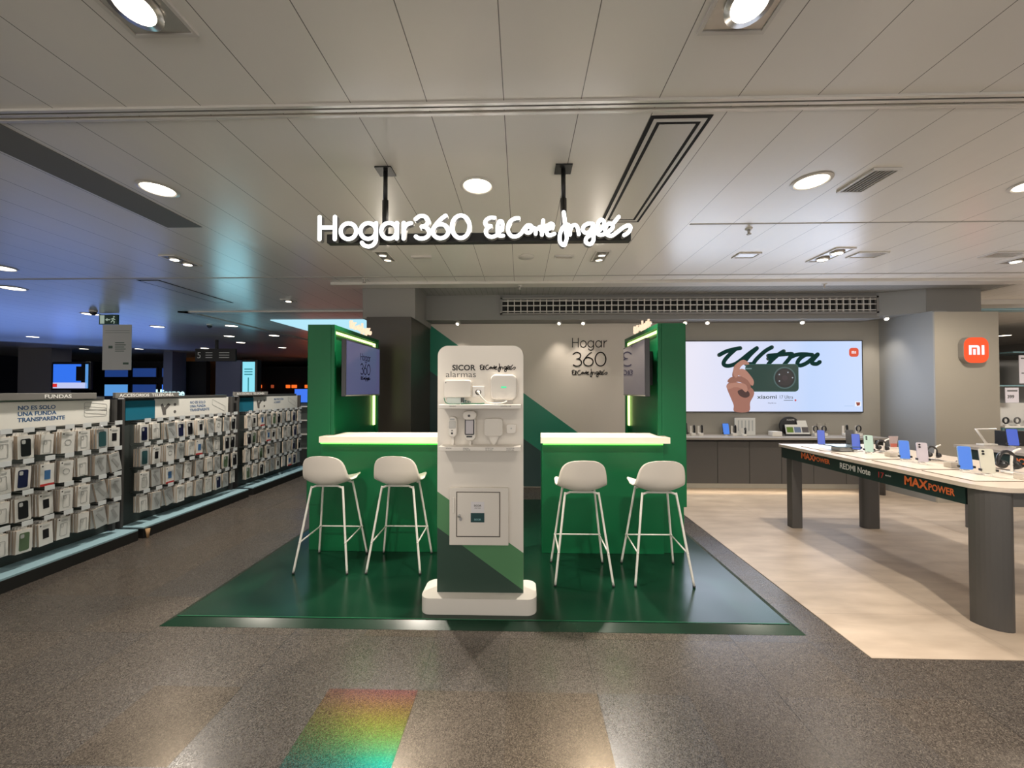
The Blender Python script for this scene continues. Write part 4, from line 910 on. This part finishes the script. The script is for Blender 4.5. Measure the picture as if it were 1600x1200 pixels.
for (xa, ya, lb) in ((3.62, 3.52, 'grey security cable behind the lilac phone'), (3.70, 3.18, 'grey security cable behind the cream phone'), (3.60, 4.02, 'grey security cable behind the mint phone')):
    b = bmnew(); tube(b, [(xa, ya, TZ+.006), (xa+.09, ya+.04, TZ+.02), (xa+.2, ya-.02, TZ+.006), (xa+.32, ya+.05, TZ+.006)], .0045, 8)
    tag(obj('security_cable', b, mat('cable_grey', (.10, .09, .085), .4)), lb, 'cable')
# white angled rack and black boxes on the second table
t = thing('angled_stand', 'white bent-tube stand behind the indigo phone on the second table', 'stand', (5.45, 4.55, TZ))
b = bmnew(); tube(b, [(5.42, 4.60, TZ+.012), (5.30, 4.60, TZ+.19), (5.52, 4.60, TZ+.19)], .014, 10, smooth=False); obj('tube', b, M['whiteg'], t)
obj('foot', box(bmnew(), 5.34, 5.50, 4.56, 4.64, TZ+.001, TZ+.022, .004), M['whiteg'], t)

# ------------------------------------------------------------------ phone case racks
XP = -4.35
ROWS = (1.215, .952, .690, .430)
MATS_ = [M['box'], M['boxedge']]
def pack_mesh(w, h, th, front):
    b = bmnew(); box(b, 0, th, -w/2, w/2, -h, 0)
    for f in b.faces:
        f.normal_update()
        f.material_index = 0 if abs(f.normal.x) > .5 else 1
    prism(b, [(-.022, 0), (.022, 0), (.018, .022), (-.018, .022)], th*.3, th*.55, 'yz')
    me = bpy.data.meshes.new('package'); b.to_mesh(me); b.free(); me.materials.append(front); me.materials.append(M['boxedge']); return me
def pm(name, fn, m):
    b = bmnew(); fn(b); me = bpy.data.meshes.new(name); b.to_mesh(me); b.free(); me.materials.append(m); return me
PW, PH, PT = .104, .194, .017
base_me = pack_mesh(PW, PH, PT, M['box']); bag_me = pack_mesh(PW, PH, PT, M['bag']); sml_me = pack_mesh(PW*.86, PH*.9, PT, M['box'])
XF = PT+.0006
def hollow(b, y0, y1, z0, z1, r_, t_, xa, xb):
    o_ = rr(y0, y1, z0, z1, r_, 4); i_ = rr(y0+t_, y1-t_, z0+t_, z1-t_, max(r_-t_, .001), 4); n = len(o_)
    vo = [b.verts.new((xb, y, z)) for y, z in o_]; vi = [b.verts.new((xb, y, z)) for y, z in i_]; wo = [b.verts.new((xa, y, z)) for y, z in o_]
    for k in range(n): b.faces.new((vo[k], vo[(k+1) % n], vi[(k+1) % n], vi[k])); b.faces.new((wo[k], wo[(k+1) % n], vo[(k+1) % n], vo[k]))
case_f = lambda b: prism(b, rr(-.032, .032, -PH*.90, -PH*.14, .012, 4), XF-.0005, XF+.003, 'yz')
cam_f = lambda b: prism(b, rr(-.027, -.003, -PH*.36, -PH*.19, .008, 4), XF+.003, XF+.0045, 'yz')
ring_f = lambda b: hollow(b, -.026, .026, -.125, -.070, .026, .004, XF-.0005, XF+.001)
outl_f = lambda b: (hollow(b, -.028, .028, -PH*.86, -PH*.26, .010, .003, XF-.0005, XF+.001), hollow(b, -.022, -.002, -PH*.46, -PH*.30, .006, .0025, XF-.0005, XF+.001))
diag_f = lambda b: prism(b, [(-.035, -.055), (-.012, -.045), (.036, -.135), (.014, -.160)], XF-.0005, XF+.0015, 'yz')
dot_f = lambda b: prism(b, [(y, z) for y, z in circ(-.036, -.018, .006, n=10)], XF-.0005, XF+.001, 'yz')
win_f = lambda b: prism(b, rr(-.022, .022, -.135, -.055, .003, 2), XF-.0005, XF+.001, 'yz')
foot_f = lambda b: prism(b, [(-PW/2+.001, -PH+.001), (PW/2-.001, -PH+.001), (PW/2-.001, -PH+.022), (-PW/2+.001, -PH+.022)], XF-.0005, XF+.0012, 'yz')
txt_f = lambda b: [prism(b, [(-.02, -.022-k*.01), (.03, -.022-k*.01), (.03, -.026-k*.01), (-.02, -.026-k*.01)], XF-.0005, XF+.0006, 'yz') for k in range(2)]
D = {}
for cn, cm in (('black', M['casek']), ('navy', M['casen']), ('green', M['caseg']), ('petrol', M['casep'])): D[cn] = pm('case_picture', case_f, cm)
D.update(cam=pm('camera_picture', cam_f, M['bag']), ring=pm('ring_picture', ring_f, M['outl']), outl=pm('outline_picture', outl_f, M['outl']), diag=pm('glass_picture', diag_f, M['outl']), dot=pm('seal', dot_f, M['casek']),
         win=pm('window_picture', win_f, M['casek']), winb=pm('window_picture', win_f, mat('win_blue', (.06, .16, .35), .3)), foot=pm('colour_band', foot_f, M['inkred']), txt=pm('printed_lines', txt_f, M['outl']))
DES = {
    'black': (base_me, ['black', 'cam'], 'white box showing a black phone case'), 'navy': (base_me, ['navy', 'cam'], 'white box showing a navy phone case'),
    'green': (base_me, ['green', 'cam'], 'white box showing a green phone case'), 'petrol': (bag_me, ['petrol', 'txt'], 'grey pack showing a petrol case'),
    'ring': (base_me, ['ring', 'dot', 'txt'], 'white box with magnetic ring drawing'), 'clear': (base_me, ['outl', 'dot', 'txt'], 'white box with clear case outline'),
    'bag': (bag_me, ['diag', 'txt'], 'translucent pack with slanted glass drawing'), 'window': (base_me, ['win', 'dot', 'txt'], 'white box with small dark window'),
    'red': (base_me, ['winb', 'foot', 'dot'], 'white box with red bottom band'), 'plain': (sml_me, ['outl'], 'small plain white box'),
}
def hook_tag_mesh():
    b = bmnew(); box(b, .0, .003, -.022, .022, -.004, .036); return b
ORD = ['first', 'second', 'third', 'fourth', 'fifth', 'sixth', 'seventh', 'eighth', 'ninth', 'tenth', 'eleventh', 'twelfth']
RN = ['top row', 'second row', 'third row', 'bottom row']
tagme = pm('price_tag', lambda b: box(b, 0, .0025, -.036, .036, -.008, .034), M['tag'])
hookme = pm('hook', lambda b: (cyl(b, (0, 0, 0), (.185, 0, 0), .0025, None, 6), cyl(b, (0, -.012, .022), (.185, -.012, .022), .0018, None, 6)), M['steel'])
tagln = pm('tag_print', lambda b: [box(b, .0025, .003, -.02, .016, z, z+.003) for z in (.022, .012)], M['inkblue'])
def rack(y0, y1, hooks, layers, rname, header, boards, label, designs, grp):
    g = thing('case_rack', label, 'display rack', (-4.2, (y0+y1)/2, 0))
    obj('base', box(bmnew(), -4.42, -4.07, y0, y1+.02, 0.0, .100, .002), M['gondbase'], g)
    obj('base_shelf', box(bmnew(), -4.345, -4.072, y0, y1+.02, .101, .118, .002), M['gshelf'], g)
    obj('back_panel', box(bmnew(), -4.42, XP, y0+.002, y1-.03, .101, 1.50), M['pegb'], g)
    for ya, yb in ((y0-.028, y0+.0), (y1-.028, y1+.0)): obj('end_post', box(bmnew(), -4.44, -4.30, ya+.0005, yb, .12, 1.50), M['gond'], g)
    h = obj('header_strip', box(bmnew(), -4.33, -4.30, y0-.10 if y0 > 3 else y0, y0+.66 if y0 > 3 else 3.80, 1.512, 1.572, .002), M['hdr'], g)
    obj('header_bracket', box(bmnew(), -4.40, -4.33, y0+.02, y1-.1, 1.501, 1.53), M['steel'], g)
    text('header_text', header, .048, M['inkwhite'], h, (-4.2985, y0-.06 if rname != 'nearest rack' else 3.37, 1.525), AISLE, 'LEFT', .0008, .0006, sx=1.15)
    for bd in boards(): pass
    for r_ in range(4):
        for c in range(len(hooks)):
            hk = bpy.data.objects.new('hook', hookme); COL.objects.link(hk); hk.parent = g
            y = hooks[c]; z = ROWS[r_]+.024
            hk.location = Vector((XP, y, z)) - g.location
            tg = bpy.data.objects.new('price_tag', tagme); COL.objects.link(tg); tg.parent = hk; tg.location = (.186, 0, .012)
    for r_ in range(4):
        for c, y in enumerate(hooks):
            des = designs(r_, c)
            me, arts, dl = DES[des]
            nl = layers(r_, c); z = ROWS[r_] - random.uniform(0, .006); pitch = PT+.003
            fx = XP + .175 - PT - random.uniform(0, .035)
            where = '%s, %s, %s from left' % (rname, RN[r_], ORD[c])
            for q in range(nl):
                x = fx - q*pitch*1.25
                rot = random.uniform(-.05, .05) + (random.choice((0, 0, 0, .18)) if q == 0 and des == 'bag' else 0)
                o = bpy.data.objects.new('package', me); COL.objects.link(o); o.location = (x, y+random.uniform(-.004, .004), z); o.rotation_euler = (rot if q == 0 else rot*.3, 0, random.uniform(-.04, .04) if q == 0 else 0)
                if q == 0:
                    tag(o, dl + ', ' + where, 'package', grp)
                    for a in arts:
                        ch = bpy.data.objects.new(D[a].name.split('.')[0], D[a]); COL.objects.link(ch); ch.parent = o
                else:
                    tag(o, 'box behind the front one, ' + where, 'package', 'boxes behind, ' + where)
    return g
H1 = [3.02, 3.165, 3.315, 3.46, 3.60, 3.745, 3.89]
def d1(r_, c):
    return [['clear', 'black', 'plain', 'ring', 'clear', 'petrol', 'window'], ['clear', 'navy', 'red', 'ring', 'plain', 'bag', 'bag'], ['plain', 'black', 'window', 'clear', 'clear', 'bag', 'bag'], ['plain', 'green', 'window', 'clear', 'plain', 'bag', 'bag']][r_][c]
def boards1():
    o = obj('header_board', box(bmnew(), -4.35, -4.335, 2.30, 3.96, 1.262, 1.497, .002), M['board'], bpy.data.objects['case_rack'])
    for k, s in enumerate(('NO ES SOLO', 'UNA FUNDA', 'TRANSPARENTE')): text('board_text', s, .050, M['inkblue'], o, (-4.3345, 3.215, 1.427-k*.052), AISLE, bold=.0012, ext=.0005, sx=.95)
    for k in range(3):
        b = bmnew(); hollow(b, 3.72, 3.93, 1.33+k*.04, 1.40+k*.04, .02, .003, -4.3355, -4.3335)
        for v in b.verts: v.co.z += (v.co.y-3.72)*(-.12 if k else .0)
        obj('clear_case_picture', b, M['outl'], o)
    return []
rack(2.30, 4.0, H1, lambda r_, c: 4 if c < 6 else (1 if r_ == 0 else 3), 'nearest rack', 'FUNDAS', boards1, 'nearest phone case rack with FUNDAS header at the left edge', d1, 'packages on the nearest rack')
H2 = [4.20+.147*k for k in range(10)]
def d2(r_, c):
    rows = [['navy', 'plain', 'bag', 'navy', 'black', 'window', 'bag', 'ring', 'bag', 'black'], ['petrol', 'window', 'ring', 'bag', 'plain', 'red', 'bag', 'clear', 'black', 'black'], ['clear', 'bag', 'red', 'bag', 'ring', 'bag', 'plain', 'bag', 'green', 'black'], ['plain', 'bag', 'bag', 'clear', 'plain', 'bag', 'clear', 'navy', 'bag', 'plain']]
    return rows[r_][c]
def blue_boards(y0, yb, y1, rack_i, pic, lines):
    def f():
        g = [o for o in bpy.data.objects if o.name.startswith('case_rack')][rack_i]
        obj('blue_header_board', box(bmnew(), -4.35, -4.335, y0, yb, 1.262, 1.480, .002), M['bluepan'], g)
        o = obj('header_board', box(bmnew(), -4.35, -4.334, yb+.003, y1, 1.262, 1.497, .002), M['board'], g)
        for k, s in enumerate(lines): text('board_text', s, .048, M['inkblue'], o, (-4.3335, yb+(y1-yb)*.42, 1.420-k*.050), AISLE, bold=.001, ext=.0005, sx=.9)
        b = bmnew(); hollow(b, y1-.30, y1-.06, 1.34, 1.42, .015, .004, -4.335, -4.3325)
        for v in b.verts: v.co.z -= (v.co.y-y1+.18)*.45
        obj('clear_case_picture', b, M['outl'], o)
        b = bmnew()
        prism(b, [(yb+.10, 1.30), (yb+.14, 1.30), (yb+.14, 1.36), (yb+.20, 1.42), (yb+.17, 1.44), (yb+.12, 1.39), (yb+.09, 1.44), (yb+.07, 1.42)], -4.334, -4.3325, 'yz')
        for q in (1.33, 1.42): prism(b, circ(yb+.26, q, .018, n=14), -4.334, -4.3325, 'yz')
        obj('accessory_picture', b, M['inkgrey'], o)
        return []
    return f
rack(4.08, 5.66, H2, lambda r_, c: 3 if c < 8 else 1, 'middle rack', 'ACCESORIOS  TELEFONÍA', blue_boards(4.12, 4.46, 5.60, 1, 0, ('NO ES SOLO', 'UNA FUNDA', 'TRANSPARENTE')), 'middle phone accessory rack with blue and white header boards', d2, 'packages on the middle rack')
H3 = [5.83+.150*k for k in range(10)]
kinds = list(DES)
def d3(r_, c): return ['clear', 'ring', 'plain', 'black', 'bag', 'window', 'clear', 'navy', 'bag', 'green', 'red'][(r_*3+c*5+(r_*c)) % 11]
rack(5.78, 7.42, H3, lambda r_, c: 2 if c < 6 else 1, 'farthest rack', 'ACCESORIOS TELEFONÍA', blue_boards(5.80, 6.14, 7.36, 2, 0, ('PROTECCIÓN', 'A DIARIO')), 'farthest phone accessory rack, next to the green booth wall', d3, 'packages on the farthest rack')
# wooden foot at the corner of the middle rack
b = bmnew(); cyl(b, (-4.045, 4.10, 0.0), (-4.045, 4.10, .095), .010, .022, 12)
tag(obj('wooden_foot', b, M['wood']), 'small tapered wooden foot at the near corner of the middle rack', 'wooden foot')

# ------------------------------------------------------------------ farther store, left
def block(name, label, cat, x0, x1, y0, y1, z0, z1, m, group=None, bev=0): return tag(obj(name, box(bmnew(), x0, x1, y0, y1, z0, z1, bev), m), label, cat, group)
block('wall_pillar', None, None, -17.55, -16.35, 13, 13.6, 0, ZC, M['pillar'])['kind'] = 'structure'
block('wall_pillar', None, None, -9.71, -8.92, 12, 12.6, 0, 2.55, M['pillarb'])['kind'] = 'structure'
block('wall_pillar', None, None, -13.6, -13.25, 14.3, 14.9, 0, ZC, M['pillarb'])['kind'] = 'structure'
t = thing('large_television', 'large television showing a news picture beside the far grey pillar', 'television', (-15.6, 13, 2.1))
obj('housing', box(bmnew(), -16.32, -14.95, 13.0, 13.08, 1.60, 2.58, .01), M['dark'], t)
s_ = obj('screen', box(bmnew(), -16.27, -15.28, 12.993, 13.0, 1.66, 2.50), E_tv, t)
obj('picture', box(bmnew(), -16.27, -15.05, 12.99, 12.993, 1.66, 1.86), E_tvw, s_); obj('picture', box(bmnew(), -16.27, -16.12, 12.986, 12.99, 1.70, 1.82), E_tvr, s_)
obj('picture', box(bmnew(), -15.45, -15.20, 12.99, 12.993, 1.92, 2.42), M['dark'], s_); obj('picture', box(bmnew(), -15.12, -15.02, 12.99, 12.996, 1.66, 2.50), E_tvpale, s_)
block('television_wall', 'dark display wall behind the far televisions', 'display wall', -17.2, -12.6, 15.1, 15.3, 0, 2.75, M['farblack'])
k = 0
for zi, (z0, z1, mm) in enumerate(((2.10, 2.50, E_tvdim), (1.30, 1.85, E_tv))):
    for xi, x in enumerate((-16.7, -15.55, -14.35)):
        t = thing('television', 'far television, %s of the %s row' % (('left', 'middle', 'right')[xi], ('upper', 'lower')[zi]), 'television', (x+.45, 15.05, z0), 'televisions on the far display wall')
        obj('housing', box(bmnew(), x, x+1.0, 15.02, 15.09, z0, z1, .005), M['dark'], t)
        obj('screen', box(bmnew(), x+.03, x+.97, 15.012, 15.02, z0+.03, z1-.03), (E_tvdim, E_tv, E_tvpale)[(zi*2+xi) % 3] if zi else E_tvdim, t)
t = thing('brand_light_sign', 'small white lit lettering low under the far televisions', 'illuminated sign', (-13, 13.8, 1.38))
text('letters', 'Hisense', .34, emi('his', (.6, .95, 1), 1.3, False), t, (-13.40, 13.8, 1.382), FRONT, bold=.006, ext=.01)
block('display_counter', 'low dark blue-lit counter beneath the far televisions', 'counter', -16.3, -10.8, 13.4, 14.1, 0, 1.38, M['farwall'])
for i, (x, w_) in enumerate(((-12.2, 1.6),)):
    tag(obj('lit_strip', box(bmnew(), x, x+w_, 13.38, 13.399, 1.24 if i == 0 else 1.55, 1.36 if i == 0 else 1.60), E_tv if i == 0 else E_miw), ['blue lit strip along the far counter', 'tiny white lamp on the far counter'][i], 'light strip')
t = thing('storage_doors', 'orange-brown wooden wardrobe doors in the far distance', 'wardrobe', (-14.6, 17, 1.6))
obj('carcass', box(bmnew(), -15.65, -13.4, 17, 17.5, 0, 3.07), M['doorbr'], t)
obj('dark_door', box(bmnew(), -15.2, -14.1, 16.97, 16.999, 0, 2.62), M['doordk'], t); obj('door', box(bmnew(), -15.6, -15.22, 16.97, 16.999, 0, 2.62), M['doorbr'], t); obj('drawer', box(bmnew(), -14.7, -14.15, 16.95, 16.969, 1.78, 1.92), M['doorbr'], t)
t = thing('directory_sign', 'black hanging floor directory sign with the number 5', 'directory sign', (-8.9, 11, 2.6))
obj('board', box(bmnew(), -9.52, -8.32, 11, 11.06, 2.44, 2.81, .005), M['black'], t); obj('pole', box(bmnew(), -8.93, -8.87, 11.0, 11.06, 2.81, ZC), M['black'], t)
text('number', '5', .26, M['inkwhite'], t, (-9.46, 10.995, 2.53), FRONT, ext=.004)
b = bmnew()
for k in range(3): box(b, -9.2, -9.0, 10.99, 10.998, 2.68-k*.07, 2.70-k*.07); box(b, -8.80, -8.5, 10.99, 10.998, 2.68-k*.07, 2.70-k*.07)
obj('lines', b, M['inkwhite'], t)
t = thing('light_totem', 'tall cyan lit information totem in the distance', 'totem', (-8.27, 11.5, 0))
obj('frame', box(bmnew(), -8.50, -8.02, 11.5, 11.7, 0, 2.52, .01), M['dark'], t); tf = obj('lit_face', box(bmnew(), -8.46, -8.09, 11.485, 11.5, 1.2, 2.46), E_tot, t)
b = bmnew()
for k in range(3): box(b, -8.40, -8.15, 11.478, 11.484, 2.22-k*.08, 2.25-k*.08)
box(b, -8.29, -8.26, 11.478, 11.484, 1.55, 1.98); obj('print', b, mat('tot_ink', (.01, .12, .16), .5, emit=(.02, .3, .36), es=.5), tf)
t = thing('exit_sign', 'green running-man exit sign hanging from the ceiling on the left', 'exit sign', (-7.95, 7.2, 2.97))
obj('board', box(bmnew(), -8.13, -7.76, 7.2, 7.23, 2.865, 3.055, .003), mat('exit_green', (.006, .055, .03), .4), t)
b = bmnew(); box(b, -8.10, -8.02, 7.194, 7.199, 2.88, 3.04); prism(b, [(-8.0, 2.955), (-7.96, 2.985), (-7.96, 2.965), (-7.91, 2.965), (-7.91, 2.945), (-7.96, 2.945), (-7.96, 2.925)], 7.194, 7.199, 'xz')
prism(b, circ(-7.83, 3.01, .014, n=10), 7.194, 7.199, 'xz')
stroke(b, [[(-7.84, -2.985), (-7.855, -2.94)], [(-7.855, -2.94), (-7.82, -2.915), (-7.83, -2.885)], [(-7.855, -2.94), (-7.885, -2.91)], [(-7.845, -2.98), (-7.885, -2.965)], [(-7.845, -2.98), (-7.81, -2.955)]], .014, lambda u, v: (u, 7.195, -v), (0, .004, 0), smooth=False)
obj('pictogram', b, E_exit, t)
t = thing('hanging_poster', 'white paper poster hanging below the exit sign', 'poster', (-7.77, 7.2, 2.4))
obj('sheet', box(bmnew(), -8.05, -7.48, 7.2, 7.206, 1.985, 2.858), M['paper'], t)
b = bmnew()
for k in range(5): box(b, -7.80, -7.62+.03*(k % 2), 7.197, 7.1995, 2.50-k*.04, 2.515-k*.04)
box(b, -7.93, -7.85, 7.197, 7.1995, 2.40, 2.45); box(b, -7.64, -7.53, 7.197, 7.1995, 2.09, 2.13); box(b, -8.0, -7.52, 7.197, 7.1995, 2.70, 2.705); box(b, -8.0, -7.52, 7.197, 7.1995, 2.74, 2.745)
obj('print', b, mat('poster_ink', (.05, .10, .07), .5), t)
for x, y, lb in ((-7.9, 6.9, 'left of the hanging poster'), (-6.95, 8.4, 'right of the hanging poster')):
    t = thing('security_camera', 'dark dome ceiling camera ' + lb, 'security camera', (x, y, ZC))
    b = bmnew(); cyl(b, (x, y, ZC), (x, y, ZC-.03), .06, .055, 16); obj('mount', b, M['trim'], t)
    b = bmnew(); bmesh.ops.create_uvsphere(b, u_segments=16, v_segments=10, radius=.05, matrix=Matrix.Translation((x, y, ZC-.04))); obj('dome', b, M['dark'], t, smooth=True)
# far dark hall with small warm lights
block('wall_far_dark', None, None, -13.2, -4.5, 19, 19.2, 0, 2.78, M['farblack'])['kind'] = 'structure'
for i, (px, w_, c) in enumerate(((402, 5, 1), (421, 6, 0), (446, 9, 1), (456, 11, 1), (475, 6, 1))):
    x = (px-814)/600*18.9
    tag(obj('warm_wall_lamp', box(bmnew(), x-w_*.012, x+w_*.012, 18.85, 18.9, 1.70, 1.86, .02), E_or if c else mat('dim_or', (.1, .02, .01), .5, emit=(.35, .06, .02), es=.8)), 'tiny %s orange lamp glowing in the dark far hall' % ORD[i], 'wall lamp', 'orange lamps in the dark hall')
for x in (-9.1, -8.75, -7.4):
    tag(obj('white_spot_lamp', box(bmnew(), x-.05, x+.05, 17.0, 17.1, 2.99, 3.07, .02), E_miw), 'tiny white ceiling spot over the dark far hall', 'spotlight', 'tiny white spots over the dark hall')
block('blue_screen_stand', 'small bright blue display just left of the green booth wall', 'screen', -4.95, -4.62, 8.3, 8.34, 1.33, 1.62, E_tv)
t = thing('accessory_shelf', 'white and dark accessory shelf beyond the farthest rack', 'shelf unit', (-4.7, 8.4, 0))
obj('body', box(bmnew(), -5.3, -4.55, 8.36, 8.8, 0, 1.30), M['pegb'], t)
for z in (.35, .65, .95, 1.25): obj('shelf', box(bmnew(), -5.3, -4.45, 8.2, 8.359, z-.02, z), M['shelfw'], t)
# blue glow of the television department
lamp('tv_glow', 'AREA', (-14.6, 12.2, 1.9), 34, (.22, .38, 1), 4.5, aim=(-9, 6, 3.2), size_y=1.2)
lamp('tv_glow_near', 'AREA', (-9.5, 8.2, 1.2), 8, (.25, .42, 1), 2.5, aim=(-6.5, 5, 3.07), size_y=.8)
lamp('totem_glow', 'AREA', (-6.6, 8.6, 1.5), 8, (.35, .85, 1), .6, aim=(-4.2, 5.2, 3.07), size_y=1.4)
lamp('far_hall_glow', 'AREA', (-8.5, 17.5, 1.4), 7, (1, .18, .06), 3.0, aim=(-7, 14, 3.07), size_y=.8)

# ------------------------------------------------------------------ farther store, right of the column
t = thing('glass_display_case', 'glass shelf case with price posters right of the beige column', 'display case', (11, 9, 0))
obj('back', box(bmnew(), 10.2, 14.0, 9.2, 9.3, 0, 2.3), mat('case_back', (.30, .28, .26), .5), t)
obj('cyan_base', box(bmnew(), 10.35, 14.0, 8.5, 9.199, .45, .80), mat('cyan_base', (.20, .38, .42), .3), t)
obj('white_body', box(bmnew(), 10.30, 14.0, 8.62, 9.199, .82, 1.32), M['shelfw'], t)
obj('glass_shelf', box(bmnew(), 10.20, 14.0, 8.45, 9.199, 1.68, 1.705), mat('glassy', (.20, .33, .36), .1), t)
obj('shelf', box(bmnew(), 10.30, 14.0, 8.42, 8.62, .80, .83), M['whiteg'], t)
obj('glass_shelf', box(bmnew(), 10.6, 14.0, 8.5, 9.199, 2.40, 2.43), mat('glassy', (.25, .42, .45), .1), t)
for x0, x1, z0, z1, s, lb in ((10.62, 11.35, 1.74, 2.34, '-15%', 'white price poster reading -15% above the glass shelf'), (10.32, 10.60, 1.33, 1.65, '399', 'small white price card below the glass shelf')):
    t = thing('price_poster', lb, 'price poster', ((x0+x1)/2, 8.44, z0))
    obj('sheet', box(bmnew(), x0, x1, 8.42, 8.43, z0, z1), mat('poster_white', (.66, .62, .66), .5), t)
    text('price', s, (z1-z0)*.30, M['inkgrey'], t, (x0+.04, 8.418, z0+(z1-z0)*.30), FRONT, bold=.003, ext=.001)
    obj('heading_line', box(bmnew(), x0+.04, x1-.03, 8.416, 8.4195, z1-.08, z1-.05), M['inkgrey'], t)
for i, x in enumerate((10.42, 10.66, 10.95)):
    t = thing('smartwatch_display', 'smartwatch on a white foot by the beige column, %s from it' % ORD[i], 'smartwatch', (x, 8.5, .83), 'watches in the glass case')
    b = bmnew(); cyl(b, (x, 8.5, .831), (x, 8.5, .87), .05, .02, 14); obj('foot', b, M['whiteg'], t)
    b = bmnew(); tube(b, [(x+.055*math.cos(R(a)), 8.5, .945+.06*math.sin(R(a))) for a in range(0, 361, 30)], .016, 8); obj('strap', b, M['dark' if i != 1 else 'inkgrey'], t)
block('dark_display_box', 'black display box behind the indigo phone at the right edge', 'display box', 5.58, 6.0, 4.55, 4.66, TZ+.001, TZ+.17, M['dark'])
t = thing('ceiling_beam', 'pale blue-white lit ceiling edge right of the beige column', 'ceiling trim', (11, 9, 3))
obj('edge', prism(bmnew(), [(7.2, 6.4), (16, 6.0), (16, 6.3), (7.2, 6.75)], 2.99, 3.068), M['trim'], t)
obj('blue_edge', prism(bmnew(), [(7.2, 6.76), (16, 6.31), (16, 6.5), (7.2, 6.95)], 2.96, 3.068), mat('cyan_trim', (.30, .48, .55), .4), t)
lamp('right_hall_fill', 'AREA', (10.5, 5.5, 3.0), 160, (1, .95, .88), 2.5, size_y=1.5)
